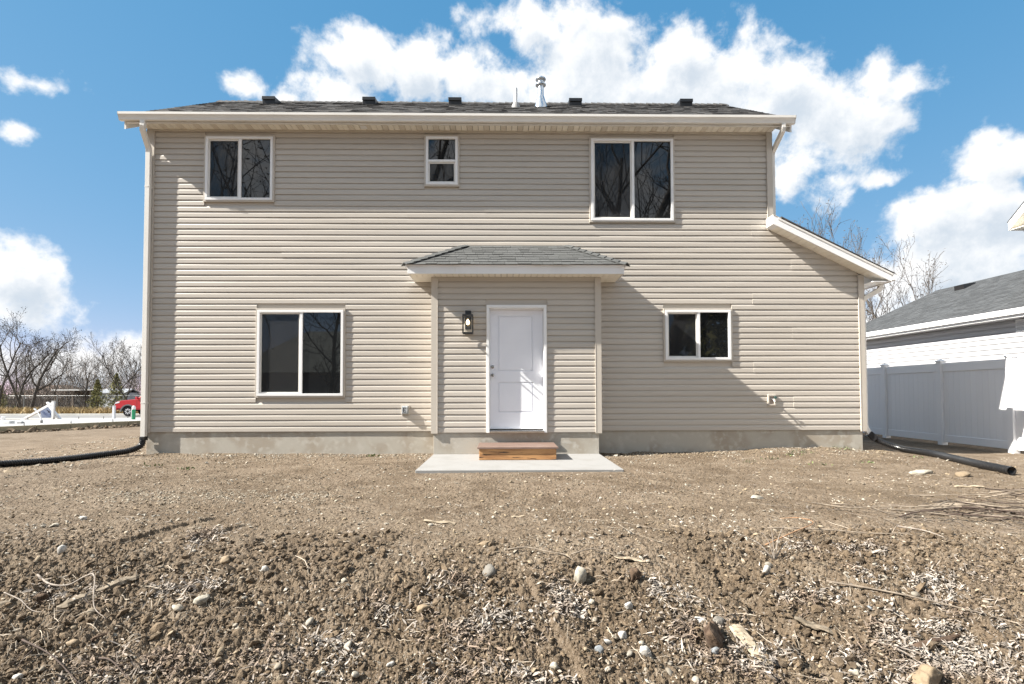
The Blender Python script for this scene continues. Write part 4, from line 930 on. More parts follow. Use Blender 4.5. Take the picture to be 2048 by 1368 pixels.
# ================================================================== FAR LEFT: dry grass, fence, shed, houses
M_straw = per_island(mat('dry_grass', (.34, .25, .12), .9), .35)
def blades(name, pts, h, w, m, lean=.5, seed=1):
    r = np.random.default_rng(seed); n = len(pts); a = r.uniform(0, 2*math.pi, n); hh = h*r.uniform(.5, 1.25, n); ww = w*r.uniform(.6, 1.3, n)
    dx, dy = np.cos(a)*ww, np.sin(a)*ww; lx, ly = r.normal(0, lean, n)*hh, r.normal(0, lean, n)*hh
    p = np.array(pts); v = np.zeros((n, 3, 3)); v[:, 0] = p+np.stack([dx, dy, dx*0-.02], 1); v[:, 1] = p-np.stack([dx, dy, dx*0+.02], 1); v[:, 2] = p+np.stack([lx, ly, hh], 1)
    return np_mesh(name, v.reshape(-1, 3), np.arange(n*3).reshape(-1, 3), m)
n = 16000; gx = rng.uniform(-75, -18, n); gy = 33.6+rng.exponential(2.6, n); gy = np.where(gy > 42, 34.5, gy)
kind(blades('dry_grass', np.stack([gx, gy, base_z(gx, gy)], 1), .55, .06, M_straw, .45, 3), 'stuff')

cf = thing('chain_link_fence', 'long grey chain link fence with top rail in front of the trees', 'fence', (-40, 40, -.73))
M_steel = mat('fence_steel', (.26, .27, .27), .4, metal=.5)
b = MB(); b.tube([(-62, 40, .78), (-20, 40, .78)], .022, 6); b.build('top_rail', M_steel, cf)
x = -62
while x < -20:
    b = MB(); b.tube([(x, 40, -.9), (x, 40, .82)], .035, 6); b.build('post', M_steel, cf); x += 3
b = MB(); x = -62
while x < -22:
    for s in (1, -1): b.tube([(x, 40, -.7 if s > 0 else .77), (x+1.47, 40, .77 if s > 0 else -.7)], .004, 3, cap=False)
    x += .18
kind(b.build('wire_mesh', M_steel, cf, fix=False), 'stuff')

sh = thing('garden_shed', 'small pale metal garden shed behind the chain link fence', 'shed', (-38.6, 45, -.73))
M_shed = mat('shed_metal', (.42, .44, .48), .45, var=(1, (.36, .38, .42), .4, .6))
b = MB(); b.box(-40.2, -37.7, 44, 46, -.73, 1.05); b.build('wall', M_shed, sh)
b = MB(); b.extr([(43.85, 1.05), (45, 1.45), (46.15, 1.05), (46.15, .98), (45, 1.37), (43.85, .98)], 'x', -40.3, -37.6); b.build('roof', mat('shed_roof', (.30, .31, .33), .5), sh)
for x in (-40.0, -39.2):
    b = MB(); b.box(x, x+.76, 43.97, 43.995, -.6, .9); b.build('door', mat('shed_door', (.60, .62, .64), .45), sh)
fh = thing('brown_house', 'distant low house with a brown hipped roof seen through bare trees', 'house', (-62.4, 66, -.7))
M_brown = mat('brown_shingle', (.10, .066, .05), .9, var=(1.5, (.14, .095, .072), .4, .65)); M_bwall = mat('grey_wall', (.24, .23, .22), .8)
b = MB(); b.box(-66.2, -58.6, 62, 70, -.7, .45); b.build('wall', M_bwall, fh)
b = MB(); b.add([(-66.8, 61.4, .45), (-57.9, 61.4, .45), (-57.9, 70.6, .45), (-66.8, 70.6, .45), (-64.2, 66, 2.15), (-61.0, 66, 2.15)], [(0, 1, 5, 4), (1, 2, 5), (2, 3, 4, 5), (3, 0, 4), (0, 3, 2, 1)]); b.build('roof', M_brown, fh)
b = MB(); b.box(-66.9, -57.8, 61.3, 61.42, .33, .47); b.build('eave_board', M_white, fh)
for x in (-65.5, -62.8, -60.2):
    b = MB(); b.box(x, x+1.1, 61.96, 61.995, -.45, .3); wdw = b.build('window', M_glass, fh)
    b = MB(); b.box(x-.08, x+1.18, 61.94, 61.958, .3, .36); b.build('window_frame', M_white, wdw)
# low white storage fence piece
lf = thing('carport_shed', 'long open lean-to with a pale roof edge left of the grey shed', 'shed', (-43, 46, -.7))
b = MB(); b.box(-46.2, -40.5, 45.5, 48.5, 1.28, 1.40); b.build('roof', mat('tin_roof', (.62, .62, .60), .5), lf)
for x in (-46, -44.2, -42.4, -40.7):
    b = MB(); b.box(x, x+.1, 45.6, 45.7, -.73, 1.28); b.build('post', mat('old_wood', (.20, .17, .14), .9), lf)
b = MB(); b.box(-46, -40.7, 48.2, 48.3, -.73, 1.28); b.build('back_wall', mat('dark_wall', (.10, .095, .09), .9), lf)

# ================================================================== TREES
M_bark = mat('grey_bark', (.060, .051, .044), .95, var=(6, (.10, .088, .076), .45, .65, 5), bump=(30, .5))
M_twig = per_island(mat('twig_bark', (.075, .064, .056), .95), .4)
M_seed = per_island(mat('dry_seed_clusters', (.055, .045, .038), .95), .4)
def bare_tree(label, base, h, seed, stems=1, spread=.55, levels=4, trunk_r=None, seeds=400, group=None, twig_r=.008, lean=(0, 0), first=.28, sides=(9, 6, 4, 3), kids=(7, 6, 5, 4), pale=False, name='bare_tree'):
    r = random.Random(seed); root = thing(name, label, 'tree', base, group)
    tb, cb = MB(), MB(); tips = []; tr = trunk_r or h*.018
    def branch(p, d, L, rad, lvl):
        n = 6 if lvl < 2 else 4; pts = [Vector(p)]; q = Vector(p); dd = Vector(d).normalized()
        for i in range(n):
            j = .13 if lvl == 0 else .22
            dd = (dd+Vector((r.gauss(0, j), r.gauss(0, j), r.gauss(0, j)+(.10 if lvl else .05)))).normalized(); q = q+dd*(L/n); pts.append(q.copy())
        e = .45 if lvl == 0 else .25
        rads = [max(twig_r*.5, rad*(1-(1-e)*i/n)) for i in range(n+1)]
        (tb if lvl <= 1 and rad > tr*.22 else cb).tube(pts, rads, sides[min(lvl, 3)], cap=False)
        if lvl >= levels-1: tips.append(pts[-1]); tips.append(pts[2]); return
        m = kids[min(lvl, 3)]
        for k in range(m):
            t = (first if lvl == 0 else .22)+(1-(first if lvl == 0 else .22))*((k+r.uniform(.2, .9))/m); i = min(n-1, int(t*n)); f = t*n-i; bp = pts[i].lerp(pts[i+1], f)
            ax = (pts[i+1]-pts[i]).normalized(); s = ax.orthogonal().normalized(); s = Matrix.Rotation(r.uniform(0, 6.283), 3, ax) @ s
            nd = (ax*(1-spread*r.uniform(.7, 1.2))+s*spread*r.uniform(.9, 1.3)+Vector((0, 0, .22))).normalized()
            branch(bp, nd, L*r.uniform(.42, .66)*(1.12-t*.45), rads[i]*r.uniform(.45, .68), lvl+1)
    for s in range(stems):
        a = r.uniform(0, 6.283); o = Vector((math.cos(a), math.sin(a), 0))*(0 if stems == 1 else tr*1.2)
        d = Vector((lean[0]+(0 if stems == 1 else math.cos(a)*.32), lean[1]+(0 if stems == 1 else math.sin(a)*.32), 1))
        branch(Vector(base)+o-Vector((0, 0, .2)), d, h*r.uniform(.62, .72), tr*(1 if s == 0 else .75), 0)
    tb.build('trunk', M_bark, root, smooth=True, fix=False)
    o = cb.build('branches', M_twig, root, fix=False); 
    if seeds and tips:
        sb = MB(); sz = max(.028, h*.0052)
        for k in range(seeds):
            p = r.choice(tips)+Vector((r.gauss(0, .09), r.gauss(0, .09), r.gauss(-.03, .09)))*h*.1
            a = Vector((r.gauss(0, 1), r.gauss(0, 1), r.gauss(0, 1))).normalized()*sz*r.uniform(.5, 1.5); c = a.orthogonal().normalized()*sz*r.uniform(.3, .7)
            sb.add([p-a, p+c, p+a, p-c], [(0, 1, 2, 3)])
        kind(sb.build('seed_clusters', M_seed, root, fix=False), 'stuff')
    return root
GT = 'bare trees along the road'
TSC = .85
def bx(px_, Y): return (px_-1010)/1060*(Y+9.28)       # a place beyond the road, from its bearing
TL = [
 (68, 36.5, 9.3, 2, .60, 'big spreading bare tree behind the fallen sign', 900, .17, (.05, 0)),
 (48, 38.0, 9.6, 1, .52, 'slim dark trunked bare tree just left of the big spreading tree', 600, .12, (-.08, 0)),
 (8, 37.0, 9.8, 1, .50, 'tall bare tree at the far left edge of the picture', 500, .12, (.02, 0)),
 (-40, 39.0, 11, 2, .55, 'bare tree beyond the left border of the row', 300, .14, (.1, 0)),
 (122, 43.0, 8.0, 1, .52, 'thin bare tree in front of the carport left of the shed', 300, .07, (0, 0)),
 (184, 38.5, 6.0, 1, .50, 'small upright bare tree to the right of the grey shed', 300, .085, (.03, 0)),
 (232, 42.0, 8.3, 1, .48, 'tall thin bare tree rising behind the hood of the pickup', 300, .09, (-.02, 0)),
 (256, 44.0, 8.2, 1, .48, 'bare tree directly behind the cab of the pickup', 250, .08, (.04, 0)),
 (286, 38.0, 8.6, 2, .55, 'bare tree half hidden by the left downspout', 300, .09, (-.12, 0)),
 (330, 41.0, 8.0, 1, .55, 'bare tree hidden behind the corner of the house', 150, .09, (-.2, 0)),
]
for i, (p_, Y, h, st_, sp, lab, sd, tr, ln) in enumerate(TL):
    if p_ < 0 or p_ > 300: continue
    bare_tree(lab, (bx(p_, Y), Y, gb(bx(p_, Y), Y)), h, 100+i, st_, sp, 4, tr*TSC, int(sd*1.6), GT, .016, ln)
# the thicket of pale stems behind them, too dense to count
sb = MB(); r_ = random.Random(5)
for k in range(1700):
    x = r_.uniform(-75, -24); y = r_.uniform(46, 58); h = r_.uniform(1.5, 6.8); p = Vector((x, y, gb(x, y))); pts = [p]; d = Vector((r_.gauss(0, .25), r_.gauss(0, .25), 1))
    for i in range(4): p = p+d*h/4; d = d+Vector((r_.gauss(0, .25), r_.gauss(0, .25), 0)); pts.append(p)
    sb.tube(pts, [.035, .028, .02, .013, .006], 3, cap=False)
    for j in range(5):
        i = r_.randint(1, 3); q = pts[i]; e = [q]; dd = Vector((r_.gauss(0, .7), r_.gauss(0, .7), r_.uniform(.3, 1))).normalized()
        for t in range(3): q = q+dd*h*.11; dd = (dd+Vector((r_.gauss(0, .3), r_.gauss(0, .3), .1))).normalized(); e.append(q)
        sb.tube(e, [.014, .011, .008, .004], 3, cap=False)
kind(sb.build('thicket', per_island(mat('pale_stems', (.17, .145, .125), .95), .45), None, fix=False), 'stuff')
def conifer(label, base, h, w, seed):
    root = thing('conifer', label, 'tree', base, 'young conifers by the road'); r = np.random.default_rng(seed)
    b = MB(); B = Vector(base); b.tube([B-Vector((0, 0, .1)), B+Vector((0, 0, h*.95))], [.07, .015], 6); b.build('trunk', M_bark, root)
    n = int(1100*max(1, h/3.5)); t = r.uniform(.06, 1, n)**.8; a = r.uniform(0, 6.283, n); rad = w*(1-t)*np.sqrt(r.uniform(.15, 1, n))+.04; rad *= 1+.35*np.sin(a*3+t*23)+.2*np.sin(a*5-t*41)
    c = np.stack([base[0]+np.cos(a)*rad, base[1]+np.sin(a)*rad, base[2]+t*h-rad*.25], 1); u = r.normal(0, 1, (n, 3)); u /= np.linalg.norm(u, axis=1)[:, None]; s = r.normal(0, 1, (n, 3)); s -= u*(s*u).sum(1)[:, None]; s /= np.linalg.norm(s, axis=1)[:, None]
    L1 = max(1, h/4)*r.uniform(.07, .16, n)[:, None]; v = np.stack([c-u*L1, c+s*L1*.35, c+u*L1, c-s*L1*.35], 1).reshape(-1, 3)-np.array(base)
    np_mesh('foliage', v, np.arange(n*4).reshape(-1, 4), M_conif, root); return root
M_conif = per_island(mat('conifer_needles', (.20, .19, .075), .9), .6)
conifer('young yellowish green conifer left of the pickup, right of the shed', (bx(206, 37), 37, gb(bx(206, 37), 37)), 2.9, .95, 1)
conifer('green conifer behind the hood of the pickup', (bx(243, 41), 41, gb(bx(243, 41), 41)), 3.6, 1.2, 2)
conifer('dark green conifer at the far left edge under bare branches', (bx(8, 40), 40, gb(bx(8, 40), 40)), 3.0, 1.3, 3)
# trees beyond the house on the right
GR = 'bare trees behind the neighbouring roof'
M_keep = M_bark
for (p_, Y, h, sd, st_, lab, n_s, ln, tr) in ((1748, 17.5, 12.2, 31, 2, 'tall thin bare tree rising above the end of the low roof', 700, (.05, .0), .085), (1752, 22.5, 12.0, 36, 2, 'fuller bare tree between the low roof and the neighbouring roof', 900, (-.02, 0), .11), (1640, 24, 13.4, 38, 2, 'bare tree whose top just shows over the low side roof', 500, (0, 0), .12)):
    bare_tree(lab, (bx(p_, Y), Y, gb(bx(p_, Y), Y)), h, sd, st_, .36, 4, tr, n_s, GR, .014, ln, first=.3, kids=(8, 6, 5, 4))
# trees behind the photographer: they show in the window panes
GB_ = 'large bare trees mirrored in the windows'
bare_tree('large leaning bare tree mirrored in the upper right window', (7.4, -15.2, -.4), 21, 51, 1, .6, 4, .36, 0, GB_, .014, (-.16, .05), first=.2, kids=(9, 7, 6, 4))
bare_tree('broad bare tree farther back mirrored in the upper right window', (3.4, -20, -.4), 24, 57, 2, .55, 4, .30, 0, GB_, .016, (.06, 0), first=.3, kids=(9, 7, 6, 4))
bare_tree('bushy bare tree mirrored in the upper left window', (-11.2, -13.5, -.4), 20, 58, 2, .6, 4, .26, 700, GB_, .010, (.02, 0), first=.2, kids=(10, 8, 7, 5))
bare_tree('bare tree mirrored in the small upper window', (-3.2, -18.5, -.4), 22, 53, 1, .55, 4, .26, 300, GB_, .012, (0, 0), first=.25, kids=(10, 8, 6, 4))
bare_tree('low spreading bare tree mirrored in the lower left window', (-8.2, -16.5, -.4), 8.5, 63, 2, .62, 4, .13, 200, GB_, .010, (.12, 0), first=.2, kids=(9, 8, 6, 4))
conifer('tall conifer behind the photographer mirrored in the lower right window', (10.2, -17, -.4), 9.5, 2.6, 9)
conifer('broad conifer behind the photographer beside the tall one', (13.5, -19, -.4), 8, 3.0, 10)
rh = thing('rear_house', 'grey roofed house across the back yards, mirrored in the lower window', 'house', (-9, -33, -.5))
b = MB(); b.box(-20, 9, -38, -30, -.6, 2.5); b.build('wall', M_bwall, rh)
b = MB(); b.add([(-20.6, -29.4, 2.5), (9.6, -29.4, 2.5), (9.6, -38.6, 2.5), (-20.6, -38.6, 2.5), (-16, -34, 6.0), (5, -34, 6.0)], [(0, 1, 5, 4), (1, 2, 5), (2, 3, 4, 5), (3, 0, 4), (0, 3, 2, 1)]); b.build('roof', mat('rear_roof', (.15, .16, .145), .9, var=(.8, (.10, .11, .10), .4, .62, 6), dark=(6, (.20, .21, .19), .5, .65, 4)), rh)

# ================================================================== STONES, WOOD, TWIGS ON THE SOIL
M_st = {
 'pale': mat('pale_stone', (.34, .31, .25), .85, var=(22, (.20, .178, .14), .45, .65, 6), dark=(90, (.34, .32, .28), .55, .65), bump=(60, .4)),
 'grey': mat('grey_stone', (.16, .148, .128), .85, var=(26, (.11, .10, .088), .45, .65, 6), bump=(60, .4)),
 'white': mat('white_stone', (.42, .40, .365), .8, var=(18, (.27, .25, .215), .5, .7, 5), bump=(50, .3)),
 'tan': mat('tan_stone', (.22, .165, .105), .85, var=(22, (.16, .12, .075), .45, .65, 6), bump=(60, .4)),
 'brown': mat('brown_clod', (.085, .055, .034), .95, var=(22, (.05, .03, .018), .45, .6, 6), bump=(50, .8)),
 'blue': mat('blue_grey_stone', (.20, .215, .225), .8, var=(22, (.15, .16, .165), .45, .65, 6), bump=(60, .3)),
}
def stone(x, y, w, m, label, ar=(1, .8, .6), rot=0, sink=.25, rough=.12, name='stone', cat='stone', group='stones on the bare soil', sub=3):
    w *= 1.15; s = R.randint(0, 9999); bm = bmesh.new(); bmesh.ops.create_icosphere(bm, subdivisions=sub, radius=.5)
    co = np.array([v.co[:] for v in bm.verts]); k = s*.37
    d = fb(co[:, 0]*1.3+k, co[:, 1]*1.3+co[:, 2]*.9, 5+s % 50, .55, 3)*rough*1.6+fb(co[:, 1]+k, co[:, 2]*1.2+co[:, 0]*.7, 9+s % 70, .8, 2)*rough*1.5
    co = co*(1+1.7*d[:, None])*np.array(ar)*w
    if name == 'soil_clod':
        for lam, am in ((.35, .22), (.16, .13)): co = co*(1+am*(.4-np.abs(fb(co[:, 0]+co[:, 2]*.7+k, co[:, 1]-co[:, 2]*.6, 33, lam*w, 2)))[:, None]*1.6)
    # facet: flatten against a few random planes
    for q in range(7):
        nv = np.array([R.gauss(0, 1), R.gauss(0, 1), R.gauss(0, 1)*.6]); nv /= np.linalg.norm(nv); lim = np.percentile(co@nv, R.uniform(76, 92)); ex = np.maximum(co@nv-lim, 0); co = co-nv*(ex*.8)[:, None]
    me = bpy.data.meshes.new(name)
    for v, c in zip(bm.verts, co): v.co = c
    bm.to_mesh(me); bm.free(); me.polygons.foreach_set('use_smooth', [True]*len(me.polygons)); me.materials.append(m)
    o = bpy.data.objects.new(name, me); COL.objects.link(o); o.location = (x, y, g1(x, y)+w*ar[2]*(.40-sink)); o.rotation_euler = (R.uniform(-.2, .2), R.uniform(-.2, .2), rot); tag(o, label, cat, group); return o
ST = [
 (.48, -5.95, .105, 'pale', 'largest pale speckled egg shaped stone on the slope below the step', (1, .8, .95), .9, .15),
 (-.08, -5.86, .095, 'grey', 'grey half buried stone uphill left of the big egg shaped stone', (1, .8, .75), .3, .35),
 (-1.77, -6.12, .080, 'pale', 'cream stone with a split face alone on the left slope', (1, .9, .75), .2, .2),
 (-.47, -6.19, .090, 'tan', 'flat tan stone sunk in dirt left of centre', (1, .75, .5), .1, .35),
 (.50, -6.19, .042, 'pale', 'small pale round stone below the big egg shaped stone', (1, .9, .9), 0, .2),
 (.63, -6.42, .062, 'white', 'smooth white oval stone, upper one of the white cluster', (1, .75, .65), .1, .2),
 (.48, -6.55, .055, 'blue', 'smooth bluish grey oval stone, lower left of the white cluster', (1, .8, .7), .3, .2),
 (.72, -6.54, .068, 'white', 'tapered pale stone, lower right of the white cluster', (.8, 1.1, .7), .4, .2),
 (.53, -6.47, .050, 'white', 'flat white pebble in the middle of the white cluster', (1, .7, .5), 0, .25),
 (.89, -6.35, .064, 'tan', 'tan broken stone right of the white cluster', (1, .7, .6), .2, .3),
 (-.57, -6.57, .043, 'white', 'small white oval stone near the bottom left of centre', (1, .7, .6), .3, .2),
 (-.73, -6.65, .042, 'pale', 'small pale pebble at the bottom edge left of centre', (1, .8, .7), .8, .2),
 (.71, -6.22, .055, 'white', 'jagged white stone chip above the white cluster', (1, .7, .8), .5, .25),
 (1.10, -6.27, .088, 'white', 'broad flat white stone in leaves right of centre', (1, .6, .5), .1, .3),
 (1.19, -6.30, .070, 'grey', 'dull grey stone touching the broad flat white one', (1, .7, .6), .4, .35),
 (1.09, -6.52, .055, 'blue', 'greenish grey stone under the dark clod', (1, .8, .7), .4, .25),
 (2.69, -5.97, .046, 'white', 'white oval stone far right on the crest', (1, .6, .6), .1, .2),
 (2.11, -6.21, .045, 'blue', 'blue grey pebble in dry leaves on the right slope', (1, .8, .8), .5, .2),
 (1.98, -6.12, .036, 'white', 'tiny angular white chip on the right slope', (.7, 1, .7), .5, .2),
 (5.42, -2.44, .27, 'pale', 'long broken slab of pale concrete left of the tan paver', (1, .55, .22), .1, .3),
 (5.82, -2.62, .25, 'tan', 'flat tan paver lying near the end of the right drain pipe', (1, .6, .25), .2, .2),
 (2.53, -3.99, .16, 'pale', 'thin pale patch of stone halfway to the house on the right', (1, .6, .2), .1, .35),
 (-3.51, -4.77, .055, 'white', 'round white stone alone on the smooth dirt at the left', (1, .9, .8), .1, .2),
 (-3.60, -4.95, .055, 'pale', 'flat cream stone just below the lone round white one', (1, .7, .5), .1, .25),
 (-1.84, -5.72, .078, 'tan', 'rough tan stone on the crest left of centre', (1, .7, .55), .3, .3),
 (-1.53, -5.83, .054, 'white', 'bright white blocky stone on the crest left of centre', (1, .9, .8), .3, .2),
 (-1.38, -5.63, .050, 'tan', 'brown tilted stone above the bright blocky one', (.7, 1, .7), .5, .2),
 (-2.27, -6.42, .068, 'tan', 'orange tan stone by the dark stick at lower left', (1, .6, .6), .3, .3),
 (-2.37, -6.62, .043, 'white', 'pale stone in the bottom left corner', (1, .8, .7), .3, .2),
 (-.99, -5.96, .052, 'pale', 'flat pale stone on the left slope toward centre', (1, .7, .5), .1, .3),
 (-.90, -6.63, .047, 'pale', 'pale stone at the bottom edge under the white pebble', (1, .8, .6), .1, .25),
 (-.14, -5.47, .105, 'tan', 'wide tan stone lying flat above the crest', (1, .55, .3), .1, .4),
 (-3.05, -5.55, .06, 'white', 'white stone at the left border of the picture', (.8, 1, .9), .1, .2),
 (.25, -6.62, .05, 'pale', 'cream pebble at the bottom near the middle', (1, .8, .7), .6, .2),
 (1.66, -5.90, .075, 'white', 'white and orange broken brick chip standing on the crest', (.55, .5, 1), .2, .2),
 (1.75, -6.62, .06, 'pale', 'pale stone near the bottom right in the leaves', (1, .8, .6), .6, .25),
]
for (x, y, w, c, lab, ar, ro, si) in ST: stone(x, y, w, M_st[c], lab, ar, ro, si)
stone(1.10, -6.42, .125, M_st['brown'], 'dark brown lump of soil among leaves right of centre', (1, .9, .9), 0, .2, .3, 'soil_clod', 'dirt clod', 'lumps of soil', 4)
stone(.80, -5.98, .07, M_st['brown'], 'brown lump of soil right of the big egg shaped stone', (1, .8, .9), 0, .2, .3, 'soil_clod', 'dirt clod', 'lumps of soil', 4)
stone(-2.75, -6.05, .11, M_st['brown'], 'dark lump of soil beside the weathered log', (1, .8, .7), 0, .3, .3, 'soil_clod', 'dirt clod', 'lumps of soil', 4)
stone(2.05, -6.68, .14, M_st['tan'], 'big tan lump of soil at the bottom right', (1, .8, .6), 0, .3, .3, 'soil_clod', 'dirt clod', 'lumps of soil', 4)
M_wood = per_piece(mat('weathered_wood', (.19, .155, .112), .9, var=(5, (.11, .086, .058), .42, .62, 6), stretch=(1, 9, 9), bump=(20, .6)), .12)
M_pwood = mat('fresh_wood', (.36, .30, .22), .85, var=(6, (.26, .21, .145), .42, .62, 6), stretch=(1, 8, 8), bump=(20, .4))
M_dwood = mat('dark_bark', (.10, .065, .042), .95, var=(12, (.055, .033, .02), .4, .6, 6), bump=(30, .9))
def wood(name, label, a, c, w, h, m, lift=.3, jag=.25, n=10, cat='wood'):
    """a split piece of wood from a to c, ragged at the ends"""
    ax, ay = a; cx, cy = c; vs = []; s = R.uniform(0, 9); za, zc = g1(ax, ay), g1(cx, cy); mb = MB(); d = Vector((cx-ax, cy-ay, 0)).normalized(); p = Vector((-d.y, d.x, 0))
    O = Vector((ax, ay, za))
    for i in range(n+1):
        t = i/n; k = 1-jag*abs(2*t-1)**3*R.uniform(.6, 1.3); q = Vector((ax+(cx-ax)*t, ay+(cy-ay)*t, za+(zc-za)*t+h*lift+.004*math.sin(t*9+s)))
        for j in range(8):
            an = 2*math.pi*j/8; rr = 1+R.uniform(-.28, .28); vs.append(q+p*math.cos(an)*w/2*k*rr+Vector((0, 0, math.sin(an)*h/2*k*rr)))
    fs = [(i*8+j, i*8+(j+1) % 8, (i+1)*8+(j+1) % 8, (i+1)*8+j) for i in range(n) for j in range(8)]+[tuple(range(8))[::-1], tuple(range(n*8, n*8+8))]
    mb.add([v-O for v in vs], fs); o = mb.build(name, m, None); o.location = O; tag(o, label, cat); return o
wood('log', 'long weathered log half buried at the left, beside the pale root', (-2.58, -6.15), (-2.30, -5.87), .085, .055, M_wood, -.12, .55, n=18)
wood('log', 'short grey stump of wood at the left border below the log', (-2.98, -6.10), (-2.80, -6.0), .09, .07, M_wood, -.15, .5, n=14)
wood('board', 'broken pale board lying in leaves at lower right', (1.255, -6.36), (1.33, -6.60), .085, .022, M_pwood, .6, .3)
wood('bark_piece', 'dark brown strip of bark in the leaves at lower right', (2.12, -6.48), (2.44, -6.43), .045, .03, M_dwood, .5, .6)
wood('stick', 'straight pale stick on the smooth dirt below the concrete pad', (-.66, -4.89), (-.40, -4.92), .03, .022, M_pwood, .5, .3)
wood('wood_chip', 'pale flat wood chip on the crest right of the big egg shaped stone', (.73, -5.73), (.92, -5.80), .045, .014, M_pwood, .6, .4)
wood('stick', 'short pale stick above the crest near the middle', (.06, -4.68), (.17, -4.68), .018, .012, M_pwood, .5, .3)
wood('stick', 'stubby dark stick on the lower left slope', (-2.19, -6.40), (-2.10, -6.30), .025, .02, M_dwood, .5, .3)
wood('board', 'narrow weathered board lying below the tan paver', (5.05, -3.38), (5.33, -3.42), .06, .02, M_pwood, .6, .2)
wood('wood_chip', 'broad split wood chip in leaves at lower right of centre', (1.62, -6.30), (1.80, -6.40), .06, .02, M_wood, .6, .4)
M_root = mat('pale_root', (.25, .215, .18), .8, var=(20, (.17, .14, .115), .45, .65))
M_dtw = mat('dark_twig', (.065, .045, .035), .9); M_gtw = mat('grey_twig', (.26, .215, .165), .9, var=(15, (.16, .13, .10), .4, .6))
def twig(label, pts, r, m, h=.012, name='twig', cat='twig', side=0):
    P = [(p[0], p[1], g1(p[0], p[1])+(p[2] if len(p) > 2 else h)) for p in pts]; q = bez(P, 6); n = len(q); O = q[0].copy(); b = MB(); b.tube([v-O for v in q], [r*(1-.7*i/n) for i in range(n)], 6)
    for k in range(side):
        i = R.randint(2, n-3); d = (q[i+1]-q[i]).normalized(); s = Vector((-d.y, d.x, R.uniform(-.05, .25)))*R.choice((-1, 1)); e = q[i]+(d*.7+s*.8)*R.uniform(.06, .2); b.tube([q[i]-O, (q[i]+e)/2-O+Vector((0, 0, .012)), e-O], [r*.5, r*.4, r*.2], 5)
    o = b.build(name, m, None, smooth=True, fix=False); o.location = O; tag(o, label, cat); return o
twig('pale curved root arching over the weathered log', [(-2.96, -5.84), (-2.78, -5.96, .03), (-2.66, -5.97, .02), (-2.58, -5.95, .05), (-2.46, -6.03, .10), (-2.33, -6.2, .05), (-2.21, -6.27)], .007, M_root, .01, 'root', 'root', 2)
twig('pale thin root looping at the left border', [(-3.0, -6.02), (-2.85, -6.08, .03), (-2.7, -6.15, .02), (-2.5, -6.17)], .004, M_root, .01, 'root', 'root', 2)
twig('dark thin twig slanting across the bottom left corner', [(-2.55, -6.40, .03), (-2.3, -6.52, .05), (-2.02, -6.68, .02)], .005, M_dtw, .02, side=2)
twig('dark thin twig left of the leaf litter at the bottom', [(-2.07, -6.50, .03), (-1.95, -6.58, .05), (-1.79, -6.68, .02)], .005, M_dtw, .02, side=2)
twig('long upright straw leaning over the lower left slope', [(-1.55, -6.62, .0), (-1.52, -6.5, .12), (-1.47, -6.36, .22)], .003, M_gtw, .02, side=1)
twig('long grey twig arching along the crest in the middle', [(.02, -5.60), (.15, -5.60, .03), (.3, -5.68, .02), (.42, -5.72)], .007, M_gtw, side=1)
twig('thin twig right of the grey twig on the crest', [(.45, -5.70), (.6, -5.68, .02), (.75, -5.75), (.98, -5.80)], .005, M_gtw, side=1)
twig('thin dark twig with side shoots lying above the crest on the right', [(2.05, -5.15), (2.4, -5.22, .03), (2.75, -5.36, .02), (3.05, -5.42)], .007, M_gtw, side=4)
twig('curved reddish twig looping on the right of the crest', [(1.85, -5.52), (2.1, -5.42, .06), (2.35, -5.25, .08), (2.42, -4.95, .03), (2.30, -4.85)], .005, mat('red_twig', (.30, .17, .09), .8), side=2)
twig('grey twig bent in a ring on the dirt right of centre', [(1.25, -5.20), (.92, -5.05, .03), (.95, -5.32, .03), (1.15, -5.55)], .004, M_gtw)
twig('long straight twig on the lower right slope', [(1.95, -6.45), (2.15, -6.55, .02), (2.3, -6.72)], .006, M_root, side=1)
twig('pale slender twig among leaves at the right border', [(2.0, -5.98), (2.3, -6.15, .02), (2.65, -6.3), (2.9, -6.4)], .007, M_gtw, side=3)
twig('pale short twig standing near the right brush heap', [(3.05, -5.18, .02), (3.12, -5.35, .03), (3.15, -5.5)], .008, M_root)
o = thing('dry_stalk', 'dry pale many stemmed weed stalk standing on the crest right of centre', 'dead plant', (1.79, -5.76, g1(1.79, -5.76)))
O = Vector(o.location)
for (dx, dy, dz) in ((-.02, .02, .24), (-.06, .05, .16), (-.20, .12, .14), (.17, .06, .12), (.13, .13, .18), (-.16, -.02, .07)):
    b = MB(); b.tube(bez([O-Vector((0, 0, .02)), O+Vector((dx*.4, dy*.4, dz*.6)), O+Vector((dx, dy, dz))], 5), [.0034]*6+[.0022]*5, 5); b.build('stem', M_root, o)
bh = thing('brush_pile', 'heap of dark thin cut branches at the right border of the yard', 'brush pile', (4.1, -4.75, g1(4.1, -4.75)))
for k in range(46):
    cx, cy = R.gauss(4.35, .45), R.gauss(-4.75, .22)
    if R.random() < .3: cx, cy = R.gauss(5.0, .4), R.gauss(-4.1, .15)
    a = R.gauss(.15, .35); L2 = R.uniform(.35, .95); z_ = g1(cx, cy); P = [Vector((cx+math.cos(a)*L2*(t-.5), cy-math.sin(a)*L2*(t-.5)+R.gauss(0, .02), z_+.015+R.uniform(0, .07))) for t in (0, .33, .66, 1)]
    b = MB(); q = bez(P, 3); b.tube(q, [.008*R.uniform(.5, 1.2)*(1-.6*i/len(q)) for i in range(len(q))], 5, cap=False); b.build('cut_branch', R.choice((M_gtw, M_dtw, M_gtw)), bh, fix=False)

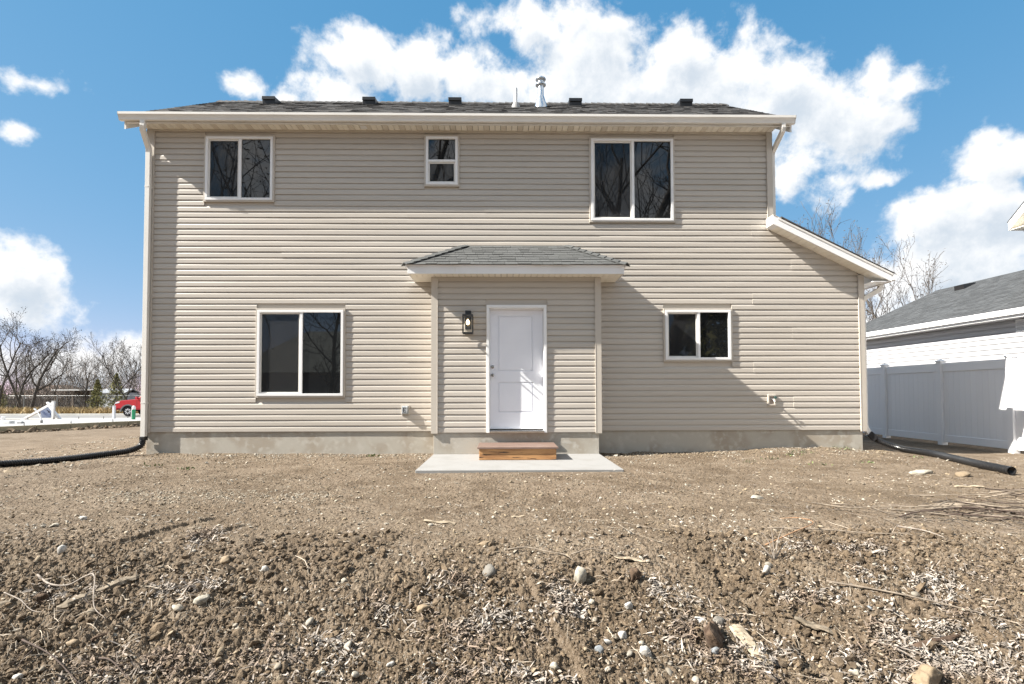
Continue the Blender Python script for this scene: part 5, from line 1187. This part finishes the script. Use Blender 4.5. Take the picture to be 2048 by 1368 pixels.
# ---------------- small weeds by the wall
M_leaf = per_island(mat('weed_leaf', (.11, .145, .045), .7), .35)
WD = [(5.01, -.46, 'bright green weed tuft below the right end of the foundation', .20, 60), (5.96, -.10, 'green weed tuft at the right corner of the foundation', .17, 50), (4.22, -.95, 'small green weed in the dirt below the hose tap', .12, 30), (5.4, -1.39, 'green sprig on the dirt midway to the right drain pipe', .14, 30), (4.58, -1.62, 'sparse green sprig farther out from the right wall', .13, 26), (3.7, -1.25, 'faint green sprig below the right window', .12, 24), (4.72, -.62, 'green weed beside the brightest tuft', .14, 36), (-4.41, -1.75, 'faint green sprig in front of the left lower window', .16, 12), (-5.1, -1.4, 'faint green sprig left of the left lower window', .16, 11), (6.55, -1.0, 'green sprig beside the right drain pipe', .13, 26), (-2.2, -.35, 'sparse weed by the wall under the outlet box', .10, 20)]
for (x, y, lab, sz, n_) in WD:
    o = thing('weed', lab, 'weed', (x, y, g1(x, y)), 'weeds by the house'); b = MB(); O = Vector(o.location)
    for k in range(n_):
        a = R.uniform(0, 6.283); rr = sz*R.uniform(.05, 1.0); c = O+Vector((math.cos(a)*rr*1.4, math.sin(a)*rr*.8, 0)); c.z = g1(c.x, c.y)-.003; h = R.uniform(.02, .065); d = Vector((R.gauss(0, .5), R.gauss(0, .5), 1)).normalized(); s = d.orthogonal().normalized()*R.uniform(.006, .012)
        b.add([c, c+d*h*.55+s, c+d*h, c+d*h*.55-s], [(0, 1, 2, 3)])
    kind(b.build('leaves', M_leaf, o, fix=False), 'stuff')

# ---------------- what nobody could count: crumbs of soil, pebbles, leaf litter, straws
def in_view(n, dmin, dmax, power):
    """points on the ground spread over the yard, thicker toward the front"""
    u = rng.uniform(0, 1, n); e = 1-power
    d = ((dmin**e)+(dmax**e-dmin**e)*u)**(1/e); x = d*rng.uniform(-1.04, 1.04, n); return x, d-9.28
ICO = None
def ico(sub):
    bm = bmesh.new(); bmesh.ops.create_icosphere(bm, subdivisions=sub, radius=1); v = np.array([q.co[:] for q in bm.verts]); f = np.array([[q.index for q in p.verts] for p in bm.faces]); bm.free(); return v, f
OCT = (np.array([(1, 0, 0), (0, 1, 0), (-1, 0, 0), (0, -1, 0), (0, 0, 1), (0, 0, -1)], float), np.array([(0, 1, 4), (1, 2, 4), (2, 3, 4), (3, 0, 4), (1, 0, 5), (2, 1, 5), (3, 2, 5), (0, 3, 5)]))
def lumps(name, x, y, size, m, flat=.7, jit=.3, sub=None, sink=.3, smooth=False):
    V, F = ico(sub) if sub else OCT; n = len(x); k = len(V); a = rng.uniform(0, 6.283, n); ca, sa = np.cos(a)[:, None], np.sin(a)[:, None]
    s = size[:, None]; sx = s*rng.uniform(.75, 1.35, (n, 1)); sy = s*rng.uniform(.6, 1.0, (n, 1)); sz = s*rng.uniform(.6, 1.1, (n, 1))*flat
    j = 1+rng.uniform(-jit, jit, (n, k)); px_ = V[None, :, 0]*j*sx; py_ = V[None, :, 1]*j*sy; pz_ = V[None, :, 2]*j*sz
    tx, ty = rng.normal(0, .3, (n, 1)), rng.normal(0, .3, (n, 1)); pz2 = pz_+px_*tx+py_*ty
    X = x[:, None]+px_*ca-py_*sa; Y = y[:, None]+px_*sa+py_*ca; Z = gz(x, y)[:, None]+pz2+sz*(1-2*sink)
    v = np.stack([X, Y, Z], -1).reshape(-1, 3); f = (F[None]+np.arange(n)[:, None, None]*k).reshape(-1, 3); return kind(np_mesh(name, v, f, m, smooth=smooth), 'stuff')
clear = lambda x, y: ~((x > -1.25) & (x < 1.66) & (y > -2.28)) & (y < -.03)
M_crumb = per_island(mat('soil_crumbs', (.128, .094, .060), .97, var=(30, (.085, .060, .036), .4, .62, 4), bump=(200, .6)), .35)
M_peb = per_island(mat('pebbles', (.29, .262, .215), .85, var=(2, (.20, .155, .10), .45, .55), bump=(120, .3)), .45)
x, y = in_view(85000, 2.2, 9.2, 2.0); ok = clear(x, y); x, y = x[ok], y[ok]
d = y+9.28; w = rough_w(x, y); size = .0048*np.exp(rng.normal(0, .55, len(x)))*(.45+.7*w)*np.clip(d/3.6, .85, 1.35); keep = rng.uniform(0, 1, len(x)) < np.clip(.06+.75*w, 0, 1); x, y, size = x[keep], y[keep], size[keep]
lumps('soil_crumbs', x, y, np.clip(size, .002, .019), M_crumb, .8, .35, None, .25)
n = 6500; x = rng.uniform(-3.4, 3.4, n); y = rng.uniform(-6.95, -5.2, n); cl = fb(x, y, 301, .5, 2); ok = cl > .05; x, y = x[ok], y[ok]
lumps('soil_clods', x, y, .0105*np.exp(rng.normal(0, .6, len(x))).clip(.4, 3), M_crumb, .8, .3, 1, .3)
x, y = in_view(24000, 2.2, 9.25, 2.1); ok = clear(x, y) & (fb(x, y, 311, .7, 3)+.3*(y < -5.4)+rng.normal(0, .25, len(x)) > -.02); x, y = x[ok], y[ok]
size = .0050*np.exp(rng.normal(0, .55, len(x)))*np.clip((y+9.28)/3.3, .85, 1.6); lumps('pebbles', x, y, np.clip(size, .002, .020), M_peb, .6, .2, None, .2, smooth=False)
n = 1000; x, y = in_view(n, 2.3, 8.9, 2.1); ok = clear(x, y); x, y = x[ok], y[ok]
lumps('small_stones', x, y, .010*np.exp(rng.normal(0, .4, len(x))), per_island(mat('small_stones', (.29, .262, .215), .85, var=(3, (.21, .165, .11), .45, .55), bump=(80, .3)), .4), .65, .16, 2, .25, smooth=True)
n = 1700; x = rng.normal(-3.0, .85, n); y = rng.normal(-3.75, .22, n); lumps('pale_gravel', x, y, .0075*np.exp(rng.normal(0, .45, n)), per_island(mat('pale_gravel', (.27, .235, .18), .9, bump=(120, .3)), .35), .5, .25, None, .25)
# gravel along the wall and by the pad
n = 5200; x = rng.uniform(-6.1, 6.6, n); y = -.04-rng.exponential(.32, n); ok = clear(x, y) & (y > -1.6); x, y = x[ok], y[ok]
lumps('wall_gravel', x, y, .0085*np.exp(rng.normal(0, .45, len(x))), M_peb, .65, .25, None, .25)
n = 2600; x = rng.uniform(-9.5, -6.2, n); y = rng.uniform(-2.5, 9, n); lumps('side_gravel', x, y, .013*np.exp(rng.normal(0, .5, n)), M_peb, .5, .25, None, .25)
n = 1500; t_ = rng.uniform(0, 1, n); ex_ = A0.x+(A1.x-A0.x)*t_+rng.normal(.46, .12, n); ey_ = A0.y+(A1.y-A0.y)*t_+rng.normal(-.30, .09, n); lumps('soil_bank', ex_, ey_, .034*np.exp(rng.normal(0, .5, n)), M_crumb, .7, .3, 1, .30)
# dead leaves
PATCH = [(-1.75, -6.60, .45, .16), (-.15, -6.35, .35, .22), (-1.1, -6.50, .4, .2), (.35, -6.20, .16, .2), (1.05, -6.35, .32, .22), (1.75, -6.25, .30, .28), (2.3, -6.35, .55, .30), (2.3, -6.65, .7, .2), (2.6, -5.95, .5, .16), (-1.9, -5.98, .4, .10), (-.3, -5.98, .18, .12), (-.75, -6.20, .18, .12), (.0, -6.7, .5, .12), (2.3, -5.6, .4, .12), (.9, -6.05, .2, .1), (-2.6, -6.0, .3, .12), (-2.2, -5.35, .15, .2), (1.3, -6.6, .35, .15)]
M_litter = per_island(mat('dead_leaves', (.285, .25, .215), .85, var=(3, (.18, .135, .10), .45, .6)), .55)
def leaves(name, x, y, L1, W1, m, tilt=.45, up_=.006):
    n = len(x); a = rng.uniform(0, 6.283, n); L1 = L1*rng.uniform(.6, 1.4, n); W1 = W1*rng.uniform(.5, 1.3, n); z = gz(x, y)+up_+rng.exponential(.007, n)
    tx, ty = rng.normal(0, tilt, n), rng.normal(0, tilt, n); ca, sa = np.cos(a), np.sin(a); cu = rng.uniform(-.1, .5, n)
    pts = [(-1, 0, 0), (-.3, 1, 1), (.45, .8, 1), (1, 0, 0), (.45, -.8, 1), (-.3, -1, 1)]; out = []
    for (u, v_, c) in pts:
        X = u*L1; Y = v_*W1; out.append(np.stack([x+X*ca-Y*sa, y+X*sa+Y*ca, z+X*tx+Y*ty+c*cu*W1], 1))
    v = np.stack(out, 1).reshape(-1, 3); b_ = np.arange(n)[:, None]*6
    f = np.concatenate([b_+np.array([[0, 1, 2, 3]]), b_+np.array([[0, 3, 4, 5]])]); return kind(np_mesh(name, v, f, m), 'stuff')
X_, Y_ = [], []
for (cx, cy, rx, ry) in PATCH:
    k = int(23000*rx*ry); X_.append(rng.normal(cx, rx*.5, k)); Y_.append(rng.normal(cy, ry*.5, k))
x = np.concatenate(X_); y = np.concatenate(Y_); ok = (y < -4.7) & (fb(x, y, 411, .16, 3)+rng.normal(0, .16, len(x)) > -.03); x, y = x[ok], y[ok]
leaves('leaf_litter', x, y, .0130*np.exp(rng.normal(0, .4, len(x))), .0042, M_litter, .5)
x, y = in_view(2300, 2.2, 8.8, 2.0); ok = clear(x, y) & (fb(x, y, 421, .9, 3)+rng.normal(0, .25, len(x))+.2*(y < -5) > .05); x, y = x[ok], y[ok]; dd = np.clip((y+9.28)/3.2, .9, 1.8)
leaves('scattered_leaves', x, y, .011*dd, .0042*dd, M_litter, .3, .004)
def straws(name, x, y, L1, r, m, seed=1):
    n = len(x); a = rng.uniform(0, 6.283, n); L1 = L1*np.exp(rng.normal(0, .5, n)); ks = np.linspace(-.5, .5, 5); P = []
    bend = rng.normal(0, .25, n); lift = rng.uniform(.004, .018, n)
    for t in ks:
        px_ = x+np.cos(a)*L1*t-np.sin(a)*L1*bend*(t*t); py_ = y+np.sin(a)*L1*t+np.cos(a)*L1*bend*(t*t); P.append(np.stack([px_, py_, gz(px_, py_)+lift], 1))
    P = np.stack(P, 1); side = np.stack([-np.sin(a), np.cos(a), a*0], 1)[:, None]; R1 = (r*rng.uniform(.6, 1.4, n))[:, None, None]*np.array([.6, 1, 1, .9, .4])[None, :, None]
    ring = [P+side*R1, P+np.array([0, 0, 1])*R1*1.2, P-side*R1]; V = np.stack(ring, 2).reshape(n, -1, 3); f = []
    for i in range(4):
        for j in range(3): f.append((i*3+j, i*3+(j+1) % 3, (i+1)*3+(j+1) % 3, (i+1)*3+j))
    F = (np.array(f)[None]+np.arange(n)[:, None, None]*15).reshape(-1, 4); return kind(np_mesh(name, V.reshape(-1, 3), F, m), 'stuff')
M_straws = per_island(mat('dry_straws', (.28, .24, .19), .9), .5)
x, y = in_view(750, 2.2, 8.6, 1.9); ok = clear(x, y); straws('fine_twigs', x[ok], y[ok], .075, .0016, M_straws)
n = 150; x = rng.normal(4.1, .7, n); y = rng.normal(-4.75, .35, n); straws('brush_twigs', x, y, .20, .0028, per_island(mat('brush_twigs', (.11, .09, .072), .9), .5))
n = 120; x = rng.normal(-2.4, .4, n); y = rng.normal(-6.2, .3, n); straws('log_twigs', x, y, .11, .0022, M_straws)
